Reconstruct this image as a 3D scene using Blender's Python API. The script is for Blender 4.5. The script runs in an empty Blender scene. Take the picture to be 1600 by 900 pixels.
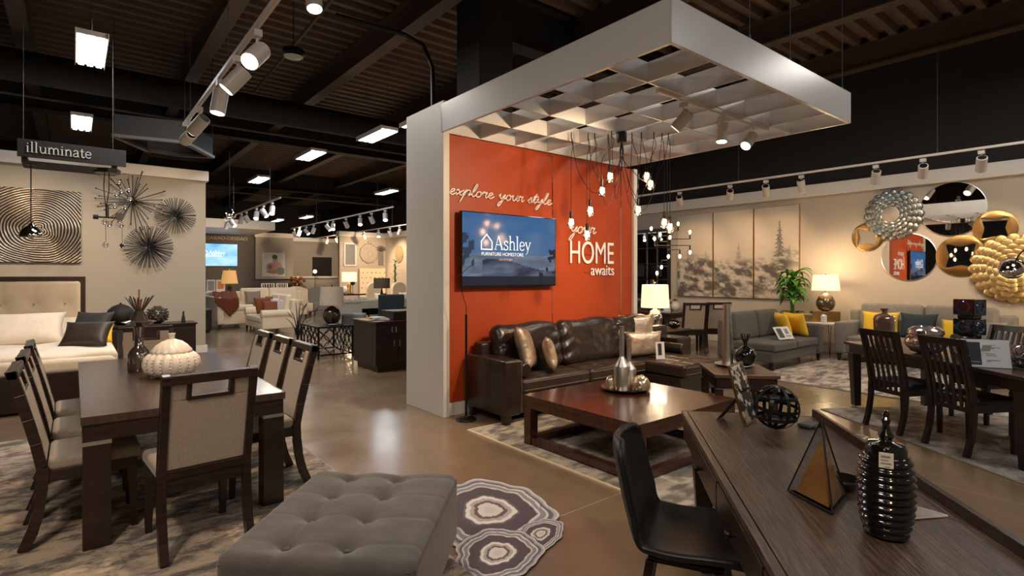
import bpy, bmesh, math, random
from mathutils import Vector, Matrix
random.seed(7)
C = bpy.context.scene.collection
SC = bpy.context.scene
PI = math.pi
sin, cos = math.sin, math.cos

# ---------------------------------------------------------------- camera, world, exposure
cd = bpy.data.cameras.new('camera'); cam = bpy.data.objects.new('camera', cd); C.objects.link(cam)
cd.sensor_width = 36.0; cd.lens = 19.125; cd.shift_y = -0.0125; cd.clip_end = 200
cam.location = (0, 0, 1.55); cam.rotation_euler = (PI/2, 0, math.radians(-38.86))
SC.camera = cam
SC.view_settings.view_transform = 'Standard'; SC.view_settings.look = 'None'
SC.view_settings.gamma = 1.0; SC.view_settings.exposure = 0.30
SC.view_settings.use_curve_mapping = False
W = bpy.data.worlds.new('world'); SC.world = W; W.use_nodes = True
W.node_tree.nodes['Background'].inputs[0].default_value = (1.0, .80, .60, 1)
W.node_tree.nodes['Background'].inputs[1].default_value = .10

WARM = (1.0, .72, .46); NEUT = (1.0, .88, .74); COOL = (.82, .9, 1.0)
def lamp(kind, loc, energy, color=WARM, target=None, **kw):
    d = bpy.data.lights.new('light', kind); d.energy = energy; d.color = color
    for k, v in kw.items(): setattr(d, k, v)
    o = bpy.data.objects.new('light', d); C.objects.link(o); o.location = loc
    if target is not None:
        o.rotation_euler = (Vector(target)-Vector(loc)).to_track_quat('-Z', 'Y').to_euler()
    return o
def spot(loc, target, energy, ang=55, blend=.7, r=.05, color=WARM):
    return lamp('SPOT', loc, energy, color, target, spot_size=math.radians(ang), spot_blend=blend, shadow_soft_size=r)
def area(loc, target, energy, sx, sy, color=NEUT):
    return lamp('AREA', loc, energy, color, target, shape='RECTANGLE', size=sx, size_y=sy)

# ---------------------------------------------------------------- materials
def _n(nt, t, **kw):
    n = nt.nodes.new(t)
    for k, v in kw.items(): setattr(n, k, v)
    return n
MATS = {}
def mat(name, col=(.5,.5,.5), rough=.5, metal=0, **o):
    """o: col2,scale,stretch,detail (noise mix), bump,bscale, spec, coat, trans, emit, estr, attr, sheen, alpha"""
    if name in MATS: return MATS[name]
    m = bpy.data.materials.new(name); m.use_nodes = True; nt = m.node_tree
    b = nt.nodes['Principled BSDF']; L = nt.links.new
    b.inputs['Base Color'].default_value = (*col, 1); b.inputs['Roughness'].default_value = rough
    b.inputs['Metallic'].default_value = metal
    if 'spec' in o: b.inputs['Specular IOR Level'].default_value = o['spec']
    if 'coat' in o: b.inputs['Coat Weight'].default_value = o['coat']; b.inputs['Coat Roughness'].default_value = o.get('crough', .08)
    if 'trans' in o: b.inputs['Transmission Weight'].default_value = o['trans']
    if 'ior' in o: b.inputs['IOR'].default_value = o['ior']
    if 'sheen' in o: b.inputs['Sheen Weight'].default_value = o['sheen']; b.inputs['Sheen Roughness'].default_value = .4
    if 'emit' in o:
        b.inputs['Emission Color'].default_value = (*o['emit'], 1); b.inputs['Emission Strength'].default_value = o.get('estr', 1)
    tc = _n(nt, 'ShaderNodeTexCoord')
    st = o.get('stretch', (1,1,1))
    mp = _n(nt, 'ShaderNodeMapping'); mp.inputs['Scale'].default_value = st
    mp.inputs['Rotation'].default_value = o.get('rot', (0,0,0))
    L(tc.outputs['Object'], mp.inputs['Vector'])
    if 'attr' in o:
        a = _n(nt, 'ShaderNodeVertexColor', layer_name='Col')
        if not o.get('estr_attr'): L(a.outputs['Color'], b.inputs['Base Color'])
        else: b.inputs['Base Color'].default_value = (.01,.01,.012,1)
        if o.get('estr_attr'):
            L(a.outputs['Color'], b.inputs['Emission Color']); b.inputs['Emission Strength'].default_value = o['estr_attr']
    elif 'col2' in o:
        nz = _n(nt, 'ShaderNodeTexNoise'); nz.inputs['Scale'].default_value = o.get('scale', 5)
        nz.inputs['Detail'].default_value = o.get('detail', 6); nz.inputs['Roughness'].default_value = o.get('nrough', .6)
        nz.inputs['Distortion'].default_value = o.get('dist', 0)
        L(mp.outputs[0], nz.inputs['Vector'])
        cr = _n(nt, 'ShaderNodeValToRGB'); lo, hi = o.get('ramp', (.35, .65))
        cr.color_ramp.elements[0].position = lo; cr.color_ramp.elements[1].position = hi
        cr.color_ramp.elements[0].color = (*col, 1); cr.color_ramp.elements[1].color = (*o['col2'], 1)
        if 'col3' in o:
            e = cr.color_ramp.elements.new((lo+hi)/2); e.color = (*o['col3'], 1)
        L(nz.outputs['Fac'], cr.inputs[0]); L(cr.outputs[0], b.inputs['Base Color'])
    if 'bump' in o:
        nz = _n(nt, 'ShaderNodeTexNoise'); nz.inputs['Scale'].default_value = o.get('bscale', 60)
        nz.inputs['Detail'].default_value = 5; L(mp.outputs[0], nz.inputs['Vector'])
        bp = _n(nt, 'ShaderNodeBump'); bp.inputs['Strength'].default_value = o['bump']; bp.inputs['Distance'].default_value = o.get('bdist', .01)
        L(nz.outputs['Fac'], bp.inputs['Height']); L(bp.outputs[0], b.inputs['Normal'])
    MATS[name] = m
    return m
espresso = mat('espresso_wood', (.017,.009,.006), .32, col2=(.031,.016,.010), scale=6, stretch=(1,1,9), bump=.08, bscale=30, spec=.5)
cherry = mat('cherry_wood', (.040,.012,.006), .24, col2=(.068,.021,.010), scale=4, stretch=(1,7,1), bump=.04, bscale=20, coat=.3)
tablewood = mat('dining_wood', (.052,.031,.021), .24, col2=(.075,.046,.032), scale=4, stretch=(6,1,1), bump=.05, bscale=25)
deskwood = mat('desk_wood', (.034,.021,.014), .36, col2=(.105,.070,.048), col3=(.056,.036,.025), scale=5, stretch=(24,1.2,1), detail=9, dist=.8, ramp=(.4,.62), bump=.6, bscale=7, bdist=.004)
blackwood = mat('black_wood', (.016,.009,.007), .32, col2=(.026,.013,.010), scale=5, stretch=(1,1,8))
endwood = mat('end_table_wood', (.085,.048,.030), .28, col2=(.12,.07,.044), scale=5, stretch=(5,1,1))
beigefab = mat('beige_fabric', (.36,.29,.225), .85, col2=(.43,.355,.28), scale=25, stretch=(6,6,1), bump=.25, bscale=220, sheen=.2)
seatfab = mat('seat_fabric', (.30,.255,.205), .8, col2=(.35,.30,.24), scale=30, bump=.2, bscale=200, sheen=.2)
creamfab = mat('cream_fabric', (.78,.62,.42), .85, bump=.1, bscale=100, sheen=.2)
leather = mat('dark_leather', (.020,.013,.010), .28, col2=(.032,.021,.016), scale=7, bump=.35, bscale=9, bdist=.02, spec=.6)
brownleather = mat('tufted_leather', (.034,.021,.015), .29, col2=(.05,.031,.022), scale=7, bump=.25, bscale=11, bdist=.02)
blackleather = mat('black_leather', (.009,.009,.010), .5, bump=.08, bscale=90, spec=.4)
greyfab = mat('grey_velvet', (.082,.072,.065), .9, col2=(.118,.104,.094), scale=6, stretch=(1,2,1), bump=.25, bscale=70, sheen=.5)
sofagrey = mat('grey_fabric', (.085,.078,.066), .9, col2=(.115,.105,.090), scale=30, bump=.2, bscale=150, sheen=.2)
sofagrey2 = mat('light_grey_fabric', (.20,.18,.15), .9, col2=(.25,.225,.19), scale=30, bump=.2, bscale=150, sheen=.2)
yellow = mat('yellow_fabric', (.86,.52,.02), .8, bump=.15, bscale=120, sheen=.2)
navy = mat('navy_fabric', (.018,.030,.042), .8)
satin = mat('gold_satin', (.62,.47,.35), .32, metal=.55, col2=(.40,.29,.21), scale=5, bump=.8, bscale=9, bdist=.02)
rust = mat('rust_fabric', (.20,.055,.015), .8, bump=.2, bscale=60)
taupe = mat('taupe_fabric', (.25,.19,.14), .8, bump=.2, bscale=60)
white = mat('white_linen', (.76,.68,.58), .8, col2=(.66,.58,.48), scale=6, ramp=(.4,.8), bump=.3, bscale=7, bdist=.03)
darkbrown = mat('dark_brown_satin', (.030,.021,.016), .5, bump=.3, bscale=8, bdist=.02)
wallp = mat('taupe_wall_paint', (.50,.43,.345), .8, bump=.02, bscale=300)
wallg = mat('grey_wall_paint', (.40,.36,.30), .8, bump=.02, bscale=300)
fargrey = mat('dark_grey_wall_paint', (.105,.090,.080), .7)
whitep = mat('white_paint', (.74,.70,.64), .45)
canopyp = mat('canopy_paint', (.70,.67,.63), .28, spec=.5)
orange = mat('orange_wall_paint', (.38,.048,.006), .5, col2=(.41,.055,.007), scale=1.2, bump=.02, bscale=200)
blackp = mat('black_paint', (.010,.009,.009), .7)
blackwallp = mat('black_wall_paint', (.016,.014,.013), .8)
deckp = mat('deck_paint', (.105,.072,.053), .6, col2=(.13,.09,.066), scale=3)
beamp = mat('beam_paint', (.075,.054,.042), .5)
blackm = mat('black_metal', (.012,.012,.013), .35, metal=.4)
blackgloss = mat('black_gloss', (.006,.005,.005), .12, coat=.5)
steel = mat('brushed_steel', (.68,.65,.61), .34, metal=1, bump=.05, bscale=80, stretch=(1,1,20))
chrome = mat('chrome', (.75,.73,.70), .06, metal=1)
mirror = mat('mirror_glass', (.86,.86,.84), .015, metal=1)
gold = mat('gold_metal', (.62,.37,.13), .28, metal=1, col2=(.50,.30,.11), scale=7)
goldleaf = mat('gold_petal_metal', (.85,.62,.27), .36, metal=1)
greyleaf = mat('grey_petal_metal', (.33,.35,.33), .33, metal=.9)
bronze = mat('bronze_leaf', (.62,.32,.10), .42, metal=.7, col2=(.42,.20,.06), scale=9)
silverart = mat('swirl_silver', (.62,.53,.42), .30, metal=.9, col2=(.26,.21,.16), scale=7)
glass = mat('clear_glass', (.95,.95,.95), .02, trans=1, ior=1.45)
smoke = mat('smoked_glass', (.30,.27,.25), .03, trans=1, ior=1.45)
mercury = mat('mercury_glass', (.45,.36,.31), .12, metal=.8, col2=(.75,.66,.6), scale=14)
pinkg = mat('amber_glass', (.38,.26,.20), .12, metal=.5, col2=(.28,.18,.13), scale=8)
ceramic = mat('white_ceramic', (.84,.77,.68), .30)
greyceramic = mat('grey_glazed_ceramic', (.10,.085,.075), .15, metal=.5)
wirem = mat('grey_wire', (.08,.075,.07), .6)
paper = mat('white_card', (.72,.72,.70), .6)
ink = mat('printed_black', (.03,.03,.032), .5)
inkgrey = mat('printed_grey', (.25,.25,.25), .6)
leafm = mat('green_leaf', (.045,.16,.018), .35, col2=(.09,.26,.03), scale=8)
redleaf = mat('red_leaf', (.12,.025,.018), .5)
potm = mat('pot_ceramic', (.50,.38,.30), .6)
shade_on = mat('lit_lamp_shade', (.9,.80,.62), .8, emit=(1.0,.76,.42), estr=.85)
shade_tan = mat('tan_lamp_shade', (.62,.40,.18), .8, emit=(1.0,.50,.16), estr=.35)
shade_off = mat('unlit_lamp_shade', (.62,.52,.41), .8)
darkshade = mat('brown_lamp_shade', (.10,.075,.045), .8)
bulbm = mat('glowing_filament', (1,.7,.4), .5, emit=(1.0,.60,.28), estr=30)
lensm = mat('lit_lamp_face', (1,.9,.7), .5, emit=(1.0,.80,.58), estr=14)
lens_dim = mat('lamp_face', (.6,.55,.48), .3, emit=(1.0,.80,.58), estr=1.5)
tubem = mat('lit_tube', (1,1,1), .5, emit=(.90,.95,1.0), estr=7)
trackw = mat('white_track_metal', (.62,.56,.50), .4)
book = mat('beige_paper', (.55,.48,.40), .7)
furnw = mat('limed_oak', (.42,.36,.28), .6, col2=(.50,.43,.34), scale=6, stretch=(6,1,1))
redrock = mat('orange_ceramic', (.45,.08,.02), .35)
signs_w = mat('white_lettering', (.95,.94,.92), .35)
tagm = mat('paper_tag', (.70,.66,.60), .7)

# ---------------------------------------------------------------- mesh builder
class MB:
    def __init__(s): s.v = []; s.f = []; s.c = None
    def add(s, vs, fs):
        n = len(s.v); s.v += [tuple(p) for p in vs]; s.f += [tuple(i+n for i in f) for f in fs]; return s
    def bx(s, x0, x1, y0, y1, z0, z1, M=None):
        vs = [Vector(p) for p in ((x0,y0,z0),(x1,y0,z0),(x1,y1,z0),(x0,y1,z0),(x0,y0,z1),(x1,y0,z1),(x1,y1,z1),(x0,y1,z1))]
        if M: vs = [M@p for p in vs]
        return s.add(vs, [(0,3,2,1),(4,5,6,7),(0,1,5,4),(1,2,6,5),(2,3,7,6),(3,0,4,7)])
    def hexa(s, b, t):  # bottom 4 pts, top 4 pts
        return s.add(list(b)+list(t), [(0,3,2,1),(4,5,6,7),(0,1,5,4),(1,2,6,5),(2,3,7,6),(3,0,4,7)])
    def bar(s, p0, p1, w, d=None, up=(0,0,1), w1=None, d1=None):
        p0, p1 = Vector(p0), Vector(p1); d = d or w; w1 = w1 or w; d1 = d1 or d
        t = (p1-p0).normalized(); u = Vector(up)
        if abs(t.dot(u)) > .98: u = Vector((0,1,0))
        a = t.cross(u).normalized(); b = a.cross(t).normalized()
        q = lambda p, w, d: [p-a*w/2-b*d/2, p+a*w/2-b*d/2, p+a*w/2+b*d/2, p-a*w/2+b*d/2]
        return s.hexa(q(p0,w,d), q(p1,w1,d1))
    def tube(s, pts, r, n=8, cap=True, closed=False):
        pts = [Vector(p) for p in pts]; N = len(pts); rs = r if isinstance(r,(list,tuple)) else [r]*N
        vs = []; fs = []; prev = None
        for i, p in enumerate(pts):
            if closed: t = pts[(i+1)%N]-pts[i-1]
            else: t = pts[min(i+1,N-1)]-pts[max(i-1,0)]
            t.normalize()
            if prev is None:
                a = t.orthogonal().normalized()
            else:
                a = (prev - t*prev.dot(t))
                a = a.normalized() if a.length > 1e-6 else t.orthogonal().normalized()
            prev = a; b = t.cross(a)
            vs += [p+(a*cos(2*PI*k/n)+b*sin(2*PI*k/n))*rs[i] for k in range(n)]
        M = N if closed else N-1
        for i in range(M):
            j = (i+1)%N
            fs += [(i*n+k, i*n+(k+1)%n, j*n+(k+1)%n, j*n+k) for k in range(n)]
        if cap and not closed: fs += [tuple(range(n))[::-1], tuple((N-1)*n+k for k in range(n))]
        return s.add(vs, fs)
    def cyl(s, p0, p1, r0, r1=None, n=20): return s.tube([p0,p1], [r0, r0 if r1 is None else r1], n)
    def lathe(s, prof, n=28, c=(0,0,0), fn=None):
        vs = []; fs = []; cx, cy, cz = c
        for r, z in prof:
            for k in range(n):
                a = 2*PI*k/n; rr = r*(fn(a, z) if fn else 1)
                vs.append((cx+rr*cos(a), cy+rr*sin(a), cz+z))
        for i in range(len(prof)-1):
            fs += [(i*n+k, i*n+(k+1)%n, (i+1)*n+(k+1)%n, (i+1)*n+k) for k in range(n)]
        fs += [tuple(range(n))[::-1], tuple((len(prof)-1)*n+k for k in range(n))]
        return s.add(vs, fs)
    def sph(s, c, r, n=12, m=8, sz=1):
        return s.lathe([(max(r*sin(PI*i/m), 1e-4), -r*cos(PI*i/m)*sz) for i in range(m+1)], n, c)
    def prism(s, poly, y0, y1, axis='y'):
        """extrude 2D poly: axis y -> points (x,z); z -> (x,y); x -> (y,z)"""
        f = {'y': lambda p,h: (p[0],h,p[1]), 'z': lambda p,h: (p[0],p[1],h), 'x': lambda p,h: (h,p[0],p[1])}[axis]
        n = len(poly)
        return s.add([f(p,y0) for p in poly]+[f(p,y1) for p in poly],
            [tuple(range(n)), tuple(range(n,2*n))[::-1]]+[(i,(i+1)%n+0,(i+1)%n+n,i+n) for i in range(n)])
    def rbox(s, x0, x1, y0, y1, z0, z1, r=.03, crown=0, m=6, k=3, fn=None, M=None):
        L = (x1-x0, y1-y0, z1-z0); c = Vector(((x0+x1)/2,(y0+y1)/2,(z0+z1)/2)); r = min(r, min(L)/2*.98)
        def samp(l):
            h = l/2; a = [-h+r*(1-math.tan(PI/4*(1-i/k))) for i in range(k)]
            b = [-h+r+(l-2*r)*i/m for i in range(m+1)]
            return a+b+[-q for q in a[::-1]]
        S = [samp(l) for l in L]
        for ax in range(3):
            u, v = [(1,2),(2,0),(0,1)][ax]
            for sg in (-1, 1):
                vs = []; nu, nv = len(S[u]), len(S[v])
                for a in S[u]:
                    for b in S[v]:
                        p = Vector((0,0,0)); p[ax] = sg*L[ax]/2; p[u] = a; p[v] = b
                        q = Vector([max(-(L[i]/2-r), min(L[i]/2-r, p[i])) for i in range(3)])
                        d = p-q; p2 = q+d.normalized()*r if d.length > 1e-9 else p
                        if crown and p2.z > 0:
                            p2.z += crown*max(0,1-(2*p2.x/L[0])**2)*max(0,1-(2*p2.y/L[1])**2)
                        if fn: p2 = fn(p2, L)
                        p2 = p2+c
                        vs.append(M@p2 if M else p2)
                fs = [(i*nv+j,(i+1)*nv+j,(i+1)*nv+j+1,i*nv+j+1) for i in range(nu-1) for j in range(nv-1)]
                if sg < 0: fs = [f[::-1] for f in fs]
                s.add(vs, fs)
        return s
    def pillow(s, w, h, t, n=14, M=None, pinch=.10):
        for sg in (-1, 1):
            vs = []
            for i in range(n+1):
                for j in range(n+1):
                    u, v = -1+2*i/n, -1+2*j/n
                    k = max(0,(1-u**4)*(1-v**4))**.55
                    x = w/2*u*(1-pinch*(1-v*v)); z = h/2*v*(1-pinch*(1-u*u))
                    p = Vector((x, sg*t/2*k, z+h/2)); vs.append(M@p if M else p)
            N = n+1; fs = [(i*N+j,(i+1)*N+j,(i+1)*N+j+1,i*N+j+1) for i in range(n) for j in range(n)]
            if sg > 0: fs = [f[::-1] for f in fs]
            s.add(vs, fs)
        return s
    def torus(s, c, R, r, n=40, m=8, ax='z', M=None):
        pts = []
        for i in range(n):
            a = 2*PI*i/n; x, y = R*cos(a), R*sin(a)
            p = Vector({'z': (x,y,0), 'y': (x,0,y), 'x': (0,x,y)}[ax])
            if M: p = M@p
            pts.append(p+Vector(c))
        return s.tube(pts, r, m, closed=True)
    def grid(s, fn, nu, nv):
        vs = [fn(i/nu, j/nv) for i in range(nu+1) for j in range(nv+1)]; N = nv+1
        return s.add(vs, [(i*N+j,(i+1)*N+j,(i+1)*N+j+1,i*N+j+1) for i in range(nu) for j in range(nv)])
    def build(s, name, m, parent=None, loc=None, rot=None, bevel=0, smooth=False, weld=True, solid=0, col=None):
        me = bpy.data.meshes.new(name); me.from_pydata(s.v, [], s.f)
        if col:
            ca = me.color_attributes.new('Col', 'FLOAT_COLOR', 'POINT')
            for i, p in enumerate(s.v): ca.data[i].color = (*col(p), 1)
        bm = bmesh.new(); bm.from_mesh(me)
        if weld: bmesh.ops.remove_doubles(bm, verts=bm.verts, dist=1e-5)
        bmesh.ops.recalc_face_normals(bm, faces=bm.faces)
        bm.to_mesh(me); bm.free()
        me.materials.append(m)
        if smooth:
            for p in me.polygons: p.use_smooth = True
            if smooth != 'all': me.set_sharp_from_angle(angle=math.radians(38))
        o = bpy.data.objects.new(name, me); C.objects.link(o)
        if parent: o.parent = parent
        if loc: o.location = loc
        if rot: o.rotation_euler = rot
        if bevel:
            b = o.modifiers.new('bevel', 'BEVEL'); b.width = bevel; b.segments = 2; b.limit_method = 'ANGLE'
        if solid:
            b = o.modifiers.new('solid', 'SOLIDIFY'); b.thickness = solid; b.offset = 0
        return o
def tag(o, label, cat, group=None):
    o['label'] = label; o['category'] = cat
    if group: o['group'] = group
    return o
def thing(name, label, cat, loc=(0,0,0), rz=0, group=None):
    o = bpy.data.objects.new(name, None); C.objects.link(o); o.empty_display_size = .1
    o.location = loc; o.rotation_euler = (0,0,rz); return tag(o, label, cat, group)
def struct(o): o['kind'] = 'structure'; return o
def copy_tree(o, parent=None):
    c = o.copy(); C.objects.link(c)
    if parent: c.parent = parent
    for ch in list(o.children): copy_tree(ch, c)
    return c
def dup(o, loc=None, rz=None, label=None, group=None):
    c = copy_tree(o)
    if loc: c.location = loc
    if rz is not None: c.rotation_euler = (0,0,rz)
    if label: c['label'] = label
    if group: c['group'] = group
    return c
def RZ(a): return Matrix.Rotation(a, 4, 'Z')
def RX(a): return Matrix.Rotation(a, 4, 'X')
def RY(a): return Matrix.Rotation(a, 4, 'Y')
def T(x,y,z): return Matrix.Translation((x,y,z))
def nz(x, y, s=0):
    """cheap smooth value noise"""
    def h(i, j): 
        n = (i*374761393 + j*668265263 + s*1442695041) & 0xffffffff
        n = ((n ^ (n >> 13))*1274126177) & 0xffffffff
        return ((n ^ (n >> 16)) & 0xffff)/65535
    i, j = math.floor(x), math.floor(y); u, v = x-i, y-j; u = u*u*(3-2*u); v = v*v*(3-2*v)
    return (h(i,j)*(1-u)+h(i+1,j)*u)*(1-v)+(h(i,j+1)*(1-u)+h(i+1,j+1)*u)*v
def fbm(x, y, s=0, o=4):
    t = 0; a = .5
    for k in range(o): t += a*nz(x, y, s+k); x *= 2.03; y *= 2.03; a *= .5
    return t
def mix(a, b, t): t = max(0, min(1, t)); return tuple(p*(1-t)+q*t for p, q in zip(a, b))

# ---------------------------------------------------------------- lettering
def ribbon(mb, pts, w, y0=0, y1=-.01, sx=1, ox=0, oz=0, slant=0):
    """flat stroke in the XZ plane"""
    P = [Vector((ox+(p[0]+slant*p[1])*sx, oz+p[1]*sx)) for p in pts]
    Q = [P[0]]
    for p in P[1:]:
        if (p-Q[-1]).length > 1e-5: Q.append(p)
    P = Q; N = len(P)
    if N < 2: return
    loop = (P[0]-P[-1]).length < 1e-4
    T_ = [(P[i+1]-P[i]).normalized() for i in range(N-1)]; vs = []
    mb.k = getattr(mb, 'k', 0)+1; dy = -.0004*(mb.k % 7)
    for i in range(N):
        a = T_[i-1] if i else (T_[-1] if loop else T_[0]); b = T_[i] if i < N-1 else (T_[0] if loop else T_[-1])
        t = (a+b); t = t.normalized() if t.length > .2 else b; k = 1/max(.5, math.sqrt(max(.01, (1+a.dot(b))/2)))
        n = Vector((-t.y, t.x))*w/2*k
        for q in (P[i]-n, P[i]+n): vs += [(q.x, y1+dy, q.y), (q.x, y0, q.y)]
    fs = []
    for i in range(N-1):
        o = 4*i; fs += [(o,o+2,o+6,o+4),(o+1,o+5,o+7,o+3),(o,o+4,o+5,o+1),(o+2,o+3,o+7,o+6)]
    fs += [(0,1,3,2),(4*N-4,4*N-2,4*N-1,4*N-3)]
    mb.add(vs, fs)
def catmull(P, k=6):
    out = []
    for i in range(len(P)-1):
        p0, p1, p2, p3 = P[max(i-1,0)], P[i], P[i+1], P[min(i+2,len(P)-1)]
        for j in range(k):
            t = j/k
            out.append(tuple(.5*((2*b)+(-a+c)*t+(2*a-5*b+4*c-d)*t*t+(-a+3*b-3*c+d)*t**3) for a,b,c,d in zip(p0,p1,p2,p3)))
    return out+[P[-1]]
CUR = {'e': (.85, [[(0,.3),(.4,.5),(.62,.82),(.45,1),(.2,.8),(.14,.35),(.35,.02),(.62,.1),(.95,.4)]]),
 'x': (.95, [[(0,.7),(.2,.95),(.42,.6),(.55,.2),(.8,.05),(1.05,.4)], [(.95,.95),(.5,.5),(.1,.02)]]),
 'p': (1.0, [[(0,.4),(.3,1.05),(.15,.2),(-.15,-1.1)], [(.1,.3),(.45,.95),(.8,.95),(.85,.5),(.55,.08),(.3,.12),(.7,.1),(1.1,.4)]]),
 'l': (.65, [[(0,.35),(.4,1.1),(.58,2.0),(.42,2.15),(.25,1.4),(.18,.4),(.4,.02),(.75,.35)]]),
 'o': (.9, [[(.5,1),(.18,.8),(.12,.3),(.4,0),(.72,.3),(.7,.85),(.45,1),(.6,.8),(1.0,.85)]]),
 'r': (.8, [[(0,.5),(.2,1.08),(.3,.85),(.6,.95),(.5,.35),(.65,.05),(.95,.4)]]),
 'y': (1.0, [[(0,.6),(.18,1),(.22,.4),(.5,.25),(.8,.9)], [(.88,1.0),(.75,.1),(.4,-1.0),(.12,-1.05),(.3,-.5),(1.05,.4)]]),
 'u': (1.05, [[(0,.6),(.18,1),(.2,.3),(.45,.05),(.75,.6),(.85,1),(.82,.3),(1.0,.05),(1.2,.4)]]),
 's': (.75, [[(0,.3),(.45,1.05),(.5,.6),(.55,.2),(.3,0),(.15,.1),(.5,.08),(.85,.35)]]),
 't': (.65, [[(0,.4),(.42,1.8),(.25,.5),(.38,.02),(.75,.4)], [(0,1.2),(.75,1.32)]]),
 ' ': (.75, [])}
def cursive(mb, text, x, z, size, w, stretch=1.3, y0=0, y1=-.02, drop=0):
    for ch in text:
        adv, st = CUR[ch]
        for s_ in st:
            pts = [(x+(p[0]+.22*p[1])*size*stretch, z+p[1]*size) for p in catmull(s_, 5)]
            ribbon(mb, pts, w, y0, y1)
        x += adv*size*stretch; z += drop
    return x
SER = {  # (advance, [(points, weight)]) unit = cap height 1, x height .64
 'A': (.86, [([(.10,.02),(.40,1)],.045),([(.40,1),(.74,.02)],.10),([(.2,.36),(.6,.36)],.045),([(0,.015),(.24,.015)],.03),([(.6,.015),(.88,.015)],.03)]),
 's': (.50, [(catmull([(.40,.50),(.36,.61),(.22,.64),(.09,.56),(.10,.42),(.24,.33),(.38,.24),(.38,.08),(.22,.0),(.08,.04),(.05,.16)],4),.065)]),
 'h': (.66, [([(.13,.0),(.13,1.05)],.085),([(0,1.03),(.13,1.03)],.03),(catmull([(.13,.48),(.28,.62),(.44,.58),(.50,.42),(.50,.02)],4),.075),([(.02,.012),(.25,.012)],.03),([(.39,.012),(.62,.012)],.03)]),
 'l': (.32, [([(.14,.0),(.14,1.05)],.085),([(.01,1.03),(.14,1.03)],.03),([(.02,.012),(.27,.012)],.03)]),
 'e': (.56, [(catmull([(.07,.34),(.47,.36),(.45,.54),(.28,.64),(.12,.55),(.07,.34),(.12,.10),(.30,.0),(.49,.12)],4),.06)]),
 'y': (.60, [([(.08,.62),(.30,.04)],.085),([(.52,.62),(.30,.04),(.22,-.2),(.10,-.30)],.045),([(0,.62),(.2,.62)],.03),([(.42,.62),(.6,.62)],.03)]),
 'i': (.32, [([(.14,.0),(.14,.62)],.085),([(.02,.61),(.14,.61)],.03),([(.02,.012),(.27,.012)],.03),([(.14,.80),(.14,.88)],.09)]),
 'u': (.66, [(catmull([(.14,.62),(.14,.2),(.26,.02),(.40,.05),(.51,.2)],4),.075),([(.52,.0),(.52,.62)],.075),([(.02,.61),(.14,.61)],.03),([(.4,.61),(.52,.61)],.03),([(.52,.012),(.62,.012)],.03)]),
 'n': (.66, [([(.13,.0),(.13,.62)],.08),([(.01,.61),(.13,.61)],.03),(catmull([(.13,.46),(.28,.62),(.44,.58),(.50,.42),(.50,.02)],4),.075),([(.02,.012),(.25,.012)],.03),([(.39,.012),(.62,.012)],.03)]),
 'm': (1.0, [([(.13,.0),(.13,.62)],.08),([(.01,.61),(.13,.61)],.03),(catmull([(.13,.46),(.28,.62),(.42,.58),(.48,.42),(.48,.02)],4),.075),(catmull([(.48,.46),(.63,.62),(.77,.58),(.83,.42),(.83,.02)],4),.075),([(.02,.012),(.25,.012)],.03),([(.38,.012),(.6,.012)],.03),([(.73,.012),(.96,.012)],.03)]),
 'a': (.56, [(catmull([(.08,.50),(.14,.61),(.28,.64),(.40,.56),(.41,.3),(.41,.08),(.50,.0)],4),.07),(catmull([(.41,.38),(.2,.32),(.07,.2),(.10,.04),(.24,.0),(.41,.12)],4),.055)]),
 't': (.42, [(catmull([(.18,.85),(.18,.3),(.2,.06),(.30,.0),(.40,.08)],4),.075),([(.02,.62),(.38,.62)],.04)])}
def serif(mb, text, x, z, size, y0=0, y1=-.01, bold=1.0):
    for ch in text:
        adv, st = SER[ch]
        for pts, w in st: ribbon(mb, [(x+p[0]*size, z+p[1]*size) for p in pts], w*size*bold, y0, y1)
        x += adv*size
    return x
def text_obj(txt, name, m, parent, loc, size, depth, rot=(PI/2,0,0), sx=1, align='LEFT'):
    cu = bpy.data.curves.new(name, 'FONT'); cu.body = txt; cu.size = size; cu.extrude = depth/2; cu.align_x = align
    t = bpy.data.objects.new('tmp', cu); C.objects.link(t)
    bpy.context.view_layer.update()
    me = bpy.data.meshes.new_from_object(t.evaluated_get(bpy.context.evaluated_depsgraph_get()))
    bpy.data.objects.remove(t); bpy.data.curves.remove(cu)
    me.materials.clear(); me.materials.append(m); o = bpy.data.objects.new(name, me); C.objects.link(o)
    o.location = loc; o.rotation_euler = rot; o.scale = (sx,1,1)
    if parent: o.parent = parent
    return o

# ================================================================= THE SETTING
# ---- floor: polished concrete with saw cuts
fm = mat('polished_concrete', (.16,.108,.064), .18, col2=(.31,.215,.135), col3=(.225,.155,.095), scale=.55, detail=8, ramp=(.3,.7), dist=.4, spec=.55)
nt = fm.node_tree; b = nt.nodes['Principled BSDF']
tc = nt.nodes.new('ShaderNodeTexCoord'); sp = nt.nodes.new('ShaderNodeSeparateXYZ'); nt.links.new(tc.outputs['Object'], sp.inputs[0])
def line_mask(out, off, period, w):
    a = nt.nodes.new('ShaderNodeMath'); a.operation = 'ADD'; a.inputs[1].default_value = -off; nt.links.new(out, a.inputs[0])
    p = nt.nodes.new('ShaderNodeMath'); p.operation = 'PINGPONG'; p.inputs[1].default_value = period/2; nt.links.new(a.outputs[0], p.inputs[0])
    l = nt.nodes.new('ShaderNodeMath'); l.operation = 'LESS_THAN'; l.inputs[1].default_value = w; nt.links.new(p.outputs[0], l.inputs[0]); return l
la, lb = line_mask(sp.outputs['Y'], 2.53, 3.8, .005), line_mask(sp.outputs['X'], 5.0, 3.8, .005)
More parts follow.
